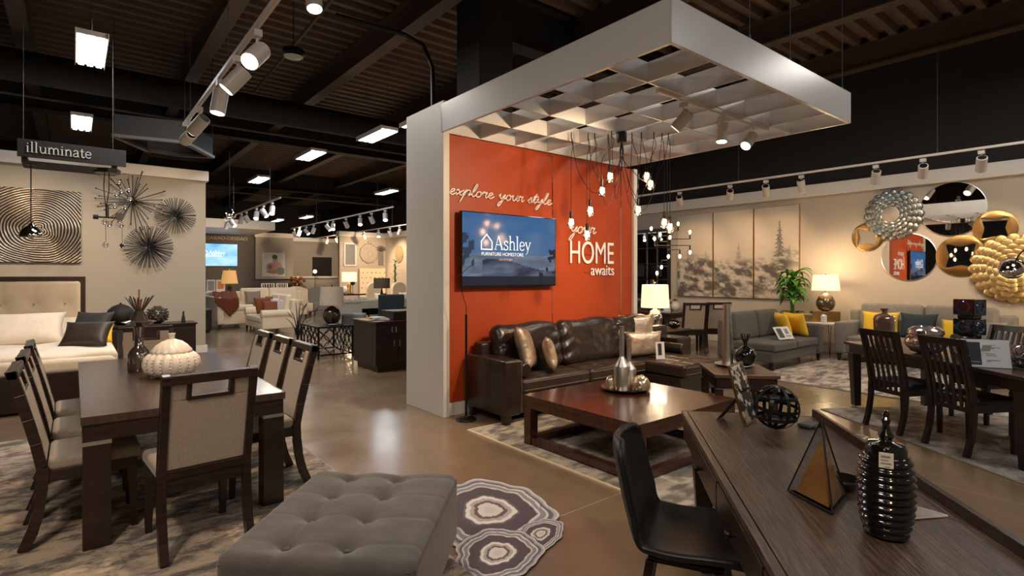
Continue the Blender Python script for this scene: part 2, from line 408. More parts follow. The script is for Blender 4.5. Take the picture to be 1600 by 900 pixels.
mx = nt.nodes.new('ShaderNodeMath'); mx.operation = 'MAXIMUM'; nt.links.new(la.outputs[0], mx.inputs[0]); nt.links.new(lb.outputs[0], mx.inputs[1])
mc = nt.nodes.new('ShaderNodeMixRGB'); src = b.inputs['Base Color'].links[0].from_socket
nt.links.new(mx.outputs[0], mc.inputs[0]); nt.links.new(src, mc.inputs[1]); mc.inputs[2].default_value = (.34,.27,.19,1); nt.links.new(mc.outputs[0], b.inputs['Base Color'])
rn = nt.nodes.new('ShaderNodeTexNoise'); rn.inputs['Scale'].default_value = 2.5; nt.links.new(tc.outputs['Object'], rn.inputs['Vector'])
rr = nt.nodes.new('ShaderNodeMapRange'); rr.inputs[3].default_value = .10; rr.inputs[4].default_value = .30
nt.links.new(rn.outputs['Fac'], rr.inputs[0]); nt.links.new(rr.outputs[0], b.inputs['Roughness'])
struct(MB().bx(-7,16,-4,34,-.1,0).build('floor', fm))

# ---- roof deck with flutes along X
m_ = MB(); prof = []; y = -4.0
while y < 34: prof += [(y,5.8),(y+.10,5.8),(y+.13,5.92),(y+.27,5.92)]; y += .30
prof += [(34,5.8),(34,6.1),(-4,6.1)]
struct(m_.prism(prof, -7, 16, 'x').build('ceiling', deckp))
def ibeam(p, q, h=.42, w=.2, name='trim_1'):
    m = MB(); z = p[2]
    if abs(p[0]-q[0]) < .01:
        x = p[0]; m.bx(x-w/2,x+w/2,p[1],q[1],z,z+.03); m.bx(x-.012,x+.012,p[1],q[1],z+.03,z+h-.03); m.bx(x-w/2,x+w/2,p[1],q[1],z+h-.03,z+h)
    else:
        y = p[1]; m.bx(p[0],q[0],y-w/2,y+w/2,z,z+.03); m.bx(p[0],q[0],y-.012,y+.012,z+.03,z+h-.03); m.bx(p[0],q[0],y-w/2,y+w/2,z+h-.03,z+h)
    return m
k = 1
for x in (-3.1,-.65,1.8,4.1,6.6,9.0,11.4):
    o = struct(ibeam((x,-4,5.37),(x,34,5.37), .43, .22).build('ceiling_beam', beamp))
for y, h in ((6.5,.7),(15.3,.75),(23.5,.75)):
    o = struct(ibeam((-7 if y > 7 else 4.6,y,5.05),(16,y,5.05), h+.04, .3).build('ceiling_girder', blackp))
struct(MB().cyl((-7,11.9,4.95),(16,11.9,4.95),.26,n=24).build('ceiling_duct', blackp, smooth=True))
struct(MB().cyl((-7,13.4,4.85),(16,13.4,4.85),.03,n=8).build('ceiling_pipe', beamp, smooth=True))
struct(MB().cyl((-7,22,4.6),(16,22,4.6),.04,n=8).build('ceiling_pipe', beamp, smooth=True))
struct(MB().tube([(2.9,7.6,5.25),(3.9,7.45,5.2),(4.15,7.3,5.05),(4.25,7.2,4.7),(4.27,7.2,3.1)],.035,8).build('ceiling_conduit', blackm, smooth=True))
struct(MB().cyl((2.7,5.5,5.33),(2.9,12,5.33),.025,n=8).build('ceiling_conduit', beamp, smooth=True))
t = thing('round_ceiling_light', 'small round black housed ceiling light with glass face above the left track', 'ceiling light', (2.66,8.72,4.95))
MB().lathe([(.10,.0),(.16,.03),(.165,.10),(.05,.14),(.001,.14)],24).build('housing', blackm, t, smooth=True)
MB().lathe([(.145,-.005),(.10,-.03),(.001,-.035)],24).build('glass_face', mat('frosted_lens', (.5,.52,.52), .25), t, smooth=True)
MB().cyl((0,0,.14),(0,0,.85),.008,n=6).build('rod', blackm, t)
# angular duct frame beyond the track
m = MB(); P = [(.45,10.6),(1.65,10.3),(2.35,10.9),(1.5,12.0),(1.0,11.9)]
P = [(.52,11.1),(1.50,10.9),(2.1,11.9),(1.6,12.1),(1.05,12.0)]
for a, b_ in zip(P, P[1:]+P[:1]):
    m.bar((*a,3.85),(*b_,3.85),.09,.05)
struct(m.build('ceiling_duct_flange', beamp))
m = MB()
for a, b_ in zip(P, P[1:]+P[:1]): m.bar((*a,4.04),(*b_,4.04),.02,.34)
for a in P[:3]: m.bar((*a,4.2),(*a,5.8),.008)
struct(m.build('ceiling_duct_frame', blackp))
struct(MB().bx(4.42,5.02,6.2,6.8,0,5.8).build('column', blackp, bevel=.02))
# ---- right wall
struct(MB().bx(11.8,12.0,-3,12,0,3.18).build('wall_right', wallp))
struct(MB().bx(11.72,12.0,-3,12,3.16,3.40).build('trim_1', whitep, bevel=.01))
struct(MB().bx(12.0,12.2,-3,34,0,5.8).build('wall_right_upper', blackwallp))
struct(MB().bx(11.775,11.8,-3,12,0,.14).build('baseboard_right', whitep, bevel=.006))
# ---- left wall
struct(MB().bx(-7,2.06,12.35,12.55,0,3.44).build('wall_left', wallg))
struct(MB().bx(-7,2.10,12.25,12.58,3.42,3.62).build('trim_2', whitep, bevel=.01))
struct(MB().bx(-7,2.09,12.32,12.58,0,.15).build('baseboard_left', whitep, bevel=.006))
struct(MB().bx(-7,-6.9,-4,34,0,5.8).build('wall_far_left', blackwallp))
struct(MB().bx(-7,16,34,34.1,0,5.9).build('wall_far_back', blackwallp))
# ---- orange centre wall and its white fin
struct(MB().bx(3.20,6.36,5.14,5.86,0,3.1).build('wall_center_core', whitep))
struct(MB().bx(3.12,3.20,5.06,5.9,0,3.45).build('wall_center_side', whitep, bevel=.004))
struct(MB().bx(3.205,4.765,5.1,5.14,.14,3.1).bx(4.772,6.105,5.1,5.14,.14,3.1).bx(6.112,6.36,5.1,5.14,.14,3.1).build('wall_center', orange))
struct(MB().bx(4.763,4.774,5.093,5.12,.14,3.1).bx(6.103,6.114,5.093,5.12,.14,3.1).build('trim_3', chrome))
struct(MB().bx(6.36,6.44,5.06,5.9,0,3.1).build('trim_4', whitep, bevel=.004))
struct(MB().bx(3.205,6.36,5.085,5.14,0,.14).build('baseboard_center', whitep, bevel=.004))
# ---- far walls
struct(MB().bx(-6.9,6.17,25.6,25.8,0,3.4).build('wall_back_dark', fargrey))
struct(MB().bx(6.17,7.75,25.45,25.8,1.38,3.25).build('wall_back_light', wallg))
struct(MB().bx(6.17,7.75,25.6,25.8,0,1.38).build('wall_back_lower', fargrey))
struct(MB().bx(6.12,7.8,25.38,25.85,3.22,3.42).build('trim_5', whitep))
struct(MB().bx(7.0,12,28.8,29.0,0,3.3).build('wall_back', wallg))
struct(MB().bx(7.0,12,28.7,29.0,3.3,3.5).build('trim_6', whitep))
struct(MB().bx(7.75,10.0,25.5,25.7,0,1.42).build('wall_back_half', wallg))
struct(MB().bx(7.75,10.05,25.42,25.75,1.42,1.50).build('trim_7', whitep))
struct(MB().bx(9.75,10.75,28.72,28.8,1.0,2.5).build('doorway_shade', blackp))  # black panel stands in for the shade inside an open doorway
struct(MB().bx(8.80,10.95,22.6,22.8,0,3.2).build('wall_bay_back', wallp))
struct(MB().bx(10.9,11.05,12,22.6,0,3.2).build('wall_bay_side', wallp))
struct(MB().bx(8.74,11.05,22.5,22.85,3.2,3.42).build('trim_8', whitep))
struct(MB().bx(10.82,11.05,12,22.5,3.2,3.42).build('trim_9', whitep))
struct(MB().bx(10.82,12.0,12,12.2,0,3.4).build('wall_bay_return', wallp))
struct(MB().bx(-1.0,6.03,22.0,25.6,3.28,3.60).build('ceiling_soffit', whitep))

# ---- coffered canopy
cv = thing('coffered_canopy', 'white coffered canopy grid hung over the orange wall and leather sofa', 'canopy', (3.10,2.15,3.10))
LX, LY, HZ = 3.07, 2.93, .31
m = MB()
m.bx(0,LX,0,.03,0,HZ).bx(0,LX,LY-.03,LY,0,HZ).bx(0,.03,.03,LY-.03,0,HZ).bx(LX-.03,LX,.03,LY-.03,0,HZ)
m.build('fascia', canopyp, cv, bevel=.003)
m = MB()
for i in range(1,6): m.bx(LX*i/6-.009,LX*i/6+.009,.03,LY-.03,.005,.168)
for j in range(1,5): m.bx(.03,LX-.03,LY*j/5-.009,LY*j/5+.009,.005,.168)
m.build('coffer_grid', canopyp, cv, bevel=.002, weld=False)
for x, y in ((.03,.03),(1.05,.015),(1.75,.015),(2.9,.02),(2.9,2.85)):
    MB().cyl((x,y,HZ-.005),(x,y,2.69),.003,n=6).cyl((x,y,HZ-.01),(x,y,HZ+.03),.010,n=8).build('hanging_cable', wirem, cv)

# ================================================================= LIGHTS WITH FIXTURES, AND ADDED FILL LIGHTS
# ---- high bays
BSC = (.62,1,1)
bay = thing('high_bay_light', 'x', 'ceiling light', (0,0,5.0), 0, 'fluorescent high bay fixtures under the roof deck')
MB().bx(-.26,.26,-.62,.62,.02,.08).bx(-.27,-.255,-.63,.63,-.01,.08).bx(.255,.27,-.63,.63,-.01,.08).build('housing', trackw, bay)
for x in (-.16,0,.16): MB().bx(x-.052,x+.052,-.58,.58,-.005,.022).build('tube', tubem, bay)
for y in (-.5,.5): MB().cyl((0,y,.08),(0,y,1.3),.004,n=5).build('hanging_cable', blackm, bay)
bays = [(.18,9.13,'big fluorescent ceiling light above the illuminate sign, nearest of the left pair'),
 (.12,13.55,'smaller fluorescent ceiling light straight above the illuminate sign, farther of the left pair'),
 (5.01,10.81,'fluorescent ceiling light just left of the white wall end, with its housing in view'),
 (4.56,13.64,'fluorescent ceiling light second from the white wall end'),
 (4.48,18.15,'small fluorescent ceiling light above the lounge track lights'),
 (8.69,17.96,'small fluorescent ceiling light low beside the white wall end'),
 (5.25,9.25,'fluorescent ceiling light half hidden behind the top of the white wall end'),
 (8.59,30.96,'tiny far fluorescent ceiling light over the recessed back wall'),
 (9.26,28.32,'tiny far fluorescent ceiling light next to the white soffit corner')]
for i, (x, y, l) in enumerate(bays):
    o = bay if i == 0 else dup(bay)
    o.location = (x, y, 4.5); o['label'] = l; o.scale = BSC if i < 2 else (.7,1,1)
    if i < 6: area((x,y,4.46),(x,y,0), 9 if i == 0 else 45, .5, 1.15, COOL)
# ---- track heads
def track(name, label, axis, c, a, b, z, wires, group=None):
    t = thing(name, label, 'light track', (c[0], c[1], z), 0, group)
    L = b-a
    if axis == 'y': MB().bx(-.018,.018,0,L,-.015,.02).bx(-.006,.006,.01,L-.01,-.018,-.015).build('rail', trackw, t, bevel=.003)
    else: MB().bx(0,L,-.018,.018,-.015,.02).bx(.01,L-.01,-.006,.006,-.018,-.015).build('rail', trackw, t, bevel=.003)
    for w in wires:
        p = (0,w-a,.02) if axis == 'y' else (w-a,0,.02)
        MB().cyl(p,(p[0],p[1],5.79-z),.0035,n=5).cyl(p,(p[0],p[1],.06),.008,n=6).build('hanging_wire', wirem, t)
    return t
def head_mesh():
    """cylinder head, axis along -Z local, pivot at its origin"""
    body = MB().tube([(0,0,.045),(0,0,.05),(0,0,-.13)],[.048,.052,.052],20)
    return body
_hb = head_mesh()
HEADS = []
def head(loc, target, lit=True, label='', group='', scale=1.28, glow=None):
    h = thing('track_light_head', label, 'spotlight', loc, 0, group)
    t = Vector(target)-Vector(loc)-Vector((0,0,-.19)); q = t.to_track_quat('-Z','Y').to_euler()
    if not HEADS:
        a = MB().bx(-.022,.022,-.03,.03,-.055,-.016).cyl((0,0,-.055),(0,0,-.13),.008,n=8).build('mount', trackw, h)
        b = MB().cyl((0,0,.07),(0,0,-.105),.052,n=20).build('barrel', trackw, h, loc=(0,0,-.155), rot=q, smooth=True, bevel=.003)
        e = MB().cyl((0,0,.071),(0,0,.074),.040,n=20).build('rear_vent', blackm, b)
        f = MB().cyl((0,0,-.1045),(0,0,-.108),.045,n=20).build('lens', lensm, b)
        f2 = MB().cyl((0,0,-.1045),(0,0,-.108),.045,n=20).build('lens', lens_dim, b)
        HEADS.extend([a,b,e,f,f2]); f2.parent = None; C.objects.unlink(f2)
        if not lit: f.data = f2.data
        h.scale = (scale,)*3
        return h
    a, b, e, f, f2 = HEADS
    for s_ in (a,): c = s_.copy(); C.objects.link(c); c.parent = h
    c = b.copy(); C.objects.link(c); c.parent = h; c.rotation_euler = q
    d = e.copy(); C.objects.link(d); d.parent = c
    d = f.copy(); d.data = f.data if lit else f2.data; C.objects.link(d); d.parent = c
    h.scale = (scale,)*3
    return h
FM = HEADS
def hspot(loc, target, e, **k):
    d = (Vector(target)-Vector(loc)).normalized()
    return spot(Vector(loc)+Vector((0,0,-.198))+d*.15, target, e, **k)
# left track, running away over the dining table
track('track_rail', 'long white lighting track hung over the left dining table, running away from the viewer', 'y', (1.06,2.0), 2.0, 7.75, 3.4, (3.2,5.3,7.3))
LH = [(4.33,(-.6,2.6,1),'first and nearest head on the left white track, tilted away left'),
 (4.95,(-.8,5.6,.8),'second nearest head on the left white track, aimed left'),
 (5.65,(.6,5.6,.4),'lit head in the middle of the left white track, with a glowing face'),
 (6.70,(-.3,9.0,1.2),'upper one of the two touching heads at the end of the left white track'),
 (7.40,(.2,12,2.2),'last and lowest head at the end of the left white track')]
for i, (y, t, l) in enumerate(LH):
    head((1.06,y,3.385), t, True, l, 'heads on the left track')
hspot((1.06,4.33,3.385),(.5,4.6,.7), 60, ang=70)
hspot((1.06,4.95,3.385),(.0,5.0,.7), 50, ang=70)
hspot((1.06,5.65,3.385),(.7,5.9,.4), 50, ang=70)
hspot((1.06,6.70,3.385),(-.6,9.4,.8), 220, ang=65)
hspot((1.06,7.40,3.385),(1.2,12.3,1.2), 160, ang=60)
spot((1.6,10.1,3.4),(1.2,12.3,2.2), 60, ang=95)  # added wall-wash spots for the left wall, no track heads here
spot((-.8,10.2,3.4),(-.8,12.3,1.7), 110, ang=85)
head((1.56,4.58,4.09),(1.5,3.6,0), True, 'glowing spotlight cut by the top edge of the photo', 'heads on the left track')['label'] = 'glowing spotlight cut off by the top edge of the photo'
struct(MB().cyl((1.56,4.58,4.09),(1.56,4.58,5.79),.008,n=6).build('ceiling_drop_rod', blackm))
hspot((1.56,4.58,4.09),(1.6,3.4,0), 130, ang=75)
# right track in front of the right wall
track('track_rail', 'long white lighting track hung in front of the beige right wall', 'y', (10.3,-1.0), -1.0, 8.3, 3.4, (2.4,5.6), None)
RH = [1.88,2.58,3.22,4.40,5.05,5.78,6.95]
RT = [(11.7,2.3,1.6),(11.7,3.0,2.0),(11.7,3.9,1.4),(11.4,4.5,1.2),(11.7,5.6,1.9),(11.7,6.6,2.0),(11.7,7.6,1.8)]
RL = ['head at the right end of the long right track, nearest the photo edge','second head from the right on the long right track','third head from the right on the long right track, above the grey petal disc','fourth head from the right on the long right track','head on the right track above the right panel of the triptych','head on the right track above the middle panel of the triptych','head on the right track next to the hanging bulbs, farthest one']
for y, t, l in zip(RH, RT, RL):
    head((10.3,y,3.385), t, False, l, 'heads on the right track')
    hspot((10.3,y,3.385), t, 55, ang=80)
hspot((10.3,.8,3.385), (11.7,.9,1.6), 60, ang=80)
hspot((10.3,3.2,3.385), (8.9,4.4,.4), 60, ang=60)
hspot((10.3,1.88,3.385), (8.0,1.8,.5), 60, ang=60)
# canopy track
track('track_rail', 'short white lighting track fixed under the coffered canopy', 'x', (3.75,2.74), 3.75, 5.62, 3.075, ())
CHL = ['white spotlight under the canopy nearest its left front, tilted to the orange wall','middle spotlight of three under the canopy, glowing downwards','right spotlight of three under the canopy, glowing at its face']
for (x, t, l, on) in ((4.12,(3.5,4.2,1.2),CHL[0],False),(4.74,(4.5,2.7,.6),CHL[1],True),(5.26,(3.6,2.9,1.2),CHL[2],True)):
    head((x,2.74,3.06), t, on, l, 'heads under the canopy', 1.0)
hspot((4.12,2.74,3.06),(3.9,5.1,1.9), 135, ang=100)
hspot((4.74,2.74,3.06),(4.6,4.9,.5), 60, ang=80)
hspot((5.26,2.74,3.06),(5.9,5.0,1.5), 100, ang=90)
hspot((4.74,2.74,3.06),(3.9,3.2,.45), 45, ang=70)
# far lounge tracks
track('track_rail', 'far white track over the cream sofas on the left', 'y', (3.85,13.6), 13.6, 19.8, 3.4, (14.5,18.5))
track('track_rail', 'far white track running above the middle of the lounge', 'y', (6.75,13.5), 13.5, 22.4, 3.4, (14.5,19.5))
track('track_rail', 'farthest white track in front of the mirror wall', 'y', (9.45,17.5), 17.5, 27.5, 3.4, (19,25))
far = [(3.85,[14.3,15.1,15.8,16.9,17.5,18.7,19.4],[1,1,1,0,0,1,0],'far left lounge track'),
       (6.75,[14.0,14.9,15.7,16.8,17.9,18.4,19.8,20.6,21.4,22.0],[1,0,1,0,1,1,0,1,0,0],'middle lounge track'),
       (9.45,[18.4,19.2,20.2,21.6,22.8,24.6,25.8],[0,0,1,0,0,0,0],'farthest lounge track')]
ORD = ['first','second','third','fourth','fifth','sixth','seventh','eighth','ninth','tenth']
for x, ys, lit, nm in far:
    for k, (y, on) in enumerate(zip(ys, lit)):
        tg = (x+(1.6 if k%2 else -.6), y-(1.5 if on else -.8), .6)
        head((x,y,3.385), tg, bool(on), '%s %s spotlight from the near end of the %s' % ('glowing' if on else 'unlit', ORD[k], nm), 'heads on the '+nm)
for p, t, e in (((3.85,15.1,3.3),(3.9,16.0,.6),160),((3.85,18.7,3.3),(4.2,20.5,.6),170),((6.75,14.9,3.3),(6.6,15.8,.5),150),((6.75,18.4,3.3),(8.0,20.0,.4),220),
                ((6.75,21.0,3.3),(7.0,25.3,1.8),250),((9.45,21,3.3),(10.8,21.0,1.8),150),((9.45,20.3,3.3),(9.8,22.5,1.9),170),((3.85,19.4,3.3),(4.8,25.5,1.6),160),((9.0,24.0,3.3),(9.2,28.5,2.0),220),
                ((3.85,13.6,3.3),(3.9,10.2,.4),120),((6.75,17.8,3.3),(10.8,18.0,1.6),160),((5.4,22.5,3.2),(4.8,23.0,1.0),30)):
    spot(p, t, e*1.5, ang=85)
# added fill lights over the near floor, no fixtures modelled for them
for x, y, e in ((-1.5,1.0,80),(2.6,-1.2,20),(6.5,-1.0,30),(7.6,3.2,50),(1.5,8.6,120),(5.5,-2.5,40),(9.0,.6,50)):
    area((x,y,4.9),(x,y,0), e, 1.0, 1.0, (1.0,.93,.85) if y > -.5 else (.93,.95,1.0))
spot((.6,-.6,3.3),(2.3,1.0,.76), 95, ang=60)  # added spots brighten desk, rug and coffee table, without fixtures
spot((-.9,1.4,3.3),(-.3,3.8,.0), 110, ang=80)
spot((3.4,.2,2.95),(4.0,3.2,.3), 75, ang=62)

# ================================================================= RUGS AND FLAT ART
def canvas(w, h, nu, nv, colf, plane='x'):
    m = MB(); 
    m.grid(lambda u, v: (0, -w*u, h*v) if plane == 'x' else ((w*u, 0, h*v) if plane == 'y' else (w*u, h*v, 0)), nu, nv)
    return m
def rugmat(name, a, b_, c_, scale, st):
    return mat(name, a, .95, col2=b_, col3=c_, scale=scale, stretch=st, detail=10, nrough=.74, ramp=(.43,.58), dist=.3, bump=.4, bscale=90, bdist=.006)
rugA = rugmat('distressed_beige_rug', (.13,.11,.10), (.52,.41,.30), (.36,.29,.22), 4.2, (1,1.9,1))
rugB = rugmat('patchwork_rug', (.10,.088,.078), (.46,.38,.29), (.26,.215,.17), 5.0, (1.2,2.2,1))
rugC = rugmat('pale_abstract_rug', (.15,.13,.115), (.58,.48,.38), (.38,.32,.26), 3.0, (1,2.2,1))
rugD = rugmat('grey_abstract_rug', (.17,.155,.145), (.50,.44,.38), (.34,.30,.265), 2.6, (1.4,1.4,1))
def rug(name, label, m, x0, x1, y0, y1, rz=0, loc=(0,0,0), edge=whitep):
    o = thing(name, label, 'rug', loc, rz)
    MB().bx(x0,x1,y0,y1,.0005,.012).build('pile', m, o, bevel=.004)
    MB().bx(x0-.012,x0,y0-.012,y1+.012,.0005,.010).bx(x1,x1+.012,y0-.012,y1+.012,.0005,.010).bx(x0,x1,y0-.012,y0,.0005,.010).bx(x0,x1,y1,y1+.012,.0005,.010).build('binding', seatfab, o)
    return o
rug('area_rug', 'distressed beige and grey rug under the left upholstered dining set', rugA, -2.4, 1.60, 2.1, 6.85)
# patchwork rug: same mesh, patches as vertex colours
def patch(p):
    x, y = p[0], p[1]
    base = (.30,.255,.205) if True else 0
    k = (math.floor((x*.8+y*.6)/.62)+math.floor((y*.8-x*.6)/.75)) % 5
    cols = [(.44,.37,.29),(.17,.155,.14),(.33,.27,.21),(.25,.215,.18),(.38,.32,.26)]
    bx_ = min(x-3.07, 5.88-x, y-1.92, 4.48-y)
    c = cols[k] if bx_ > .42 else (.36,.31,.25)
    n = fbm(x*9, y*16, 3, 4)
    if abs(bx_-.42) < .02: c = (.55,.48,.38)
    return mix(tuple(q*.45 for q in c), tuple(q*1.3 for q in c), (n-.28)*2.6 if bx_ > .42 else (n-.32)*4)
o = thing('area_rug', 'patchwork rug with faded panels under the square cherry coffee table', 'rug')
MB().grid(lambda u, v: (3.07+2.81*u, 1.92+2.56*v, .013), 200, 190).build('pile', mat('patchwork_pile', attr=1, rough=.95), o, col=patch, weld=False)
MB().bx(3.05,5.90,1.90,4.50,.0005,.0125).build('binding', creamfab, o)
rug('area_rug', 'pale abstract rug in front of the grey loveseat with yellow pillows', rugC, 8.05, 11.1, 2.0, 4.2)
rug('area_rug', 'grey abstract rug under the dark table with slat back chairs', rugD, 0, 3.0, -.4, 2.25, math.radians(-33.4), (5.48,.76,0))
# agate shaped rug
def agate(cx, cy, rx, ry, seed, rot):
    def R(a): return 1+.05*sin(3*a+seed)+.035*sin(7*a+2*seed)+.02*sin(13*a+seed)
    def f(u, v):
        a = 2*PI*u; r = max(v, .001)*R(a)
        x, y = rx*r*cos(a), ry*r*sin(a)
        return (cx+x*cos(rot)-y*sin(rot), cy+x*sin(rot)+y*cos(rot))
    bands = [(.10,(.55,.50,.47)),(.20,(.62,.57,.53)),(.26,(.12,.09,.085)),(.33,(.40,.36,.35)),(.40,(.70,.66,.61)),(.44,(.14,.11,.13)),(.68,(.085,.062,.075)),(.72,(.62,.57,.53)),(.80,(.24,.23,.26)),(.84,(.66,.61,.57)),(.90,(.13,.12,.15)),(.95,(.36,.36,.42)),(.98,(.62,.58,.54)),(2,(.10,.08,.075))]
    def col(v, u):
        v += .03*(fbm(cos(2*PI*u)*3+5, sin(2*PI*u)*3+5+v*2, seed, 3)-.5)*2
        for lim, c in bands:
            if v < lim: return c
        return bands[-1][1]
    return f, col
ag = thing('agate_rug', 'irregular rug shaped like a sliced purple and white agate beside the grey ottoman', 'rug')
for q, (cx, cy, rx, ry, sd, rt, z) in enumerate([(2.13,2.88,.52,.41,1,1.1,.006),(2.17,2.42,.21,.13,3,.5,.009),(1.83,2.40,.30,.24,5,.6,.011)]):
    f, cf = agate(cx, cy, rx, ry, sd, rt)
    NU, NV = 90, 60; m = MB(); vals = []
    for i in range(NU+1):
        for j in range(NV+1):
            vals.append(cf(j/NV, i/NU))
    m.grid(lambda u, v: (*f(u, v), z), NU, NV)
    it = iter(vals)
    top = m.build('agate_slice', mat('agate_pile', attr=1, rough=.8), ag, col=lambda p: next(it), weld=False)
    sk = [(f(i/60, 1)) for i in range(60)]
    MB().prism(sk, .001, z-.0008, 'z').build('backing', ink, ag)

# ---- triptych on the right wall
def landscape(off):
    def col(p):
        u = (off + (-p[1])/.97)/3; v = p[2]/2.0
        sky = mix((.62,.50,.37), (.50,.41,.31), v); hill = .46+.05*sin(u*9)+.12*(fbm(u*7, 1, 4)-.5)
        c = mix(sky, (.66,.56,.43), fbm(u*5+3, v*5, 2)*.8)
        n = fbm(u*22, v*24+u*6, 9, 5)
        if v < hill+.05:
            t = (hill+.05-v)/.1; d = max(0, (n-.30)*3.4)
            c = mix(c, mix((.60,.51,.40), (.07,.055,.045), d), min(1, t)*.9)
            mist = max(0, fbm(u*5, v*6+9, 11)-.5)*3; c = mix(c, (.60,.51,.40), mist)
        for tu, tb, th, tw in ((.86,.46,.40,.045),(.55,.44,.20,.03),(.105,.42,.18,.02),(.27,.44,.12,.015),(.93,.44,.15,.02)):
            if tb < v < tb+th:
                k = (v-tb)/th; w = tw*(1-k)**.8*(.35+.75*(1-(k*9)%1))*(.6+.7*nz(v*70, u*60, 5))
                if abs(u-tu) < w: c = mix(c, (.13,.11,.095), (.85 if tu == .86 else .45)*(.45+.9*nz(u*150, v*90, 3)))
        return c
    return col
names = ['left panel of the misty forest triptych, next to the hanging bulbs','middle panel of the misty forest triptych','right panel of the misty forest triptych with the tall pine, above the plant']
for i in range(3):
    y1 = 8.0-.985*i
    t = thing('landscape_painting', names[i], 'painting', (11.8, y1, 1.03), 0, 'misty forest triptych')
    MB().bx(-.045,-.002,-.97,0,0,2.0).build('frame', gold, t, bevel=.004)
    g = MB(); g.grid(lambda u, v: (-.049, -.012-.946*u, .012+1.976*v), 150, 240)
    g.build('canvas', mat('painted_canvas', attr=1, rough=.35, spec=.5), t, col=landscape(i), weld=False)

# ---- silver swirl relief on the left wall
t = thing('swirl_wall_art', 'large square silver relief with concentric swirls over the bed', 'wall art', (-1.15,12.33,1.77))
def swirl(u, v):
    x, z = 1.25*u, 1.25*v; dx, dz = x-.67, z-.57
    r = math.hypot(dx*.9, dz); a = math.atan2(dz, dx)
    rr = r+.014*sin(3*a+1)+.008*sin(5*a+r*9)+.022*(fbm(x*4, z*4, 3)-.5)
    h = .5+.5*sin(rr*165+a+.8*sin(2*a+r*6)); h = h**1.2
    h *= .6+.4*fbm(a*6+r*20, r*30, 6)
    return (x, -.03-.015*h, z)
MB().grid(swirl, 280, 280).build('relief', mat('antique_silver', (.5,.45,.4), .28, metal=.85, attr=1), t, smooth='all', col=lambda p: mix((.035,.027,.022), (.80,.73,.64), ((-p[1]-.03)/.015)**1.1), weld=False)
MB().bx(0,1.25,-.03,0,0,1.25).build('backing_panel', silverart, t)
# ---- starburst wall sculptures
def starburst(cx, cz, R, n, label, hub, tipr, seed, spread=1.0):
    t = thing('starburst_sculpture', label, 'wall sculpture', (cx,12.33,cz), 0, 'metal starbursts on the left wall')
    MB().sph((0,-.07,0), hub, 12, 8).cyl((0,-.07,0),(0,0,0),.012,n=8).build('hub', blackm, t, smooth=True)
    rnd = random.Random(seed); rods = {}
    for k in range(n):
        a = 2*PI*k/n+rnd.uniform(-.05,.05)*spread; L = R*(1 if spread < 1.01 else rnd.uniform(.6,1.05)); e = rnd.uniform(.0,.22)
        lk = round(L, 2)
        if lk not in rods:
            me = MB().cyl((0,0,hub*.6),(0,0,lk),.0065,n=6).sph((0,0,lk),tipr,8,6)
            rods[lk] = me.build('rod', blackm, t, smooth=True); o = rods[lk]
        else:
            o = rods[lk].copy(); C.objects.link(o)
        o.location = (0,-.07,0); o.rotation_euler = Vector((cos(a), -e, sin(a))).to_track_quat('Z','Y').to_euler()
    return t
starburst(.85, 2.93, .56, 34, 'largest black starburst sculpture with uneven rods, left of the three', .04, .013, 1, 3)
starburst(1.53, 2.70, .34, 46, 'small dense black starburst sculpture nearest the wall end', .03, .008, 2)
starburst(1.10, 2.08, .39, 60, 'lowest bronze starburst sculpture with fine evenly spaced rods', .03, .008, 3)

# ---- right wall decor
def petal(L, w):
    m = MB(); n = 12
    def f(u, v):
        s_ = u; ww = w*(sin(PI*min(1,.14+s_*.85))**.5); x = L*(.42+.58*s_)
        y = (v-.5)*2*ww; return (x, y, .03*s_ -   .24*y*y/w + .024*sin(PI*s_))
    m.grid(f, 10, 8); return m
def petals(cx, cy, cz, R, mt, hubm, label, group):
    t = thing('petal_wall_disc', label, 'wall sculpture', (11.79,cy,cz), 0, group)
    t.rotation_euler = (0,-PI/2,0)   # local z points off the wall
    MB().lathe([(.02,0),(R*.35,.0),(R*.35,.03),(.02,.12)],24).build('back_plate', mt, t)
    MB().lathe([(R*.29,.165),(R*.30,.178),(R*.27,.182),(.001,.18),(.001,.15)],32).build('center_mirror', hubm, t, smooth=True)
    k = 0
    for n, L, tilt, z in ((20,1.0,.02,.01),(18,.86,.08,.035),(16,.71,.13,.06),(13,.57,.16,.085),(10,.44,.18,.105)):
        base = None
        for i in range(n):
            a = 2*PI*(i+.5*(k%2))/n
            if base is None: o = petal(R*L, R*L*PI/n*1.28).build('petal', mt, t, smooth=True, solid=.006); base = o
            else: o = base.copy(); C.objects.link(o)
            o.location = (0,0,z); o.rotation_euler = (0,-tilt,a)
        k += 1
    return t
petals(0, 3.40, 2.66, .47, greyleaf, mat('pewter_disc', (.45,.38,.33), .4, metal=.6), 'grey metal petal disc with round centre, upper left of the wall mirrors', 'petal discs on the right wall')
petals(0, 1.75, 1.66, .57, goldleaf, chrome, 'gold metal petal disc at the right photo edge behind the arc lamp', 'petal discs on the right wall')
def wall_mirror(cy, cz, R, label):
    t = thing('round_mirror', label, 'mirror', (11.8,cy,cz), 0, 'round frameless mirrors on the right wall'); t.rotation_euler = (0,-PI/2,0)
    MB().lathe([(R-.01,.0),(R,.0),(R,.018),(R-.012,.022),(R-.012,.0)],64).build('rim', steel, t, smooth=True)
    MB().lathe([(.001,.004),(R-.011,.004),(R-.011,.021),(.001,.021)],64).build('mirror_glass', mirror, t, smooth=True)
wall_mirror(2.54, 2.69, .47, 'big round frameless mirror right of the grey petal disc, upper one')
wall_mirror(3.17, 1.88, .43, 'big round frameless mirror below the grey petal disc, lower one')
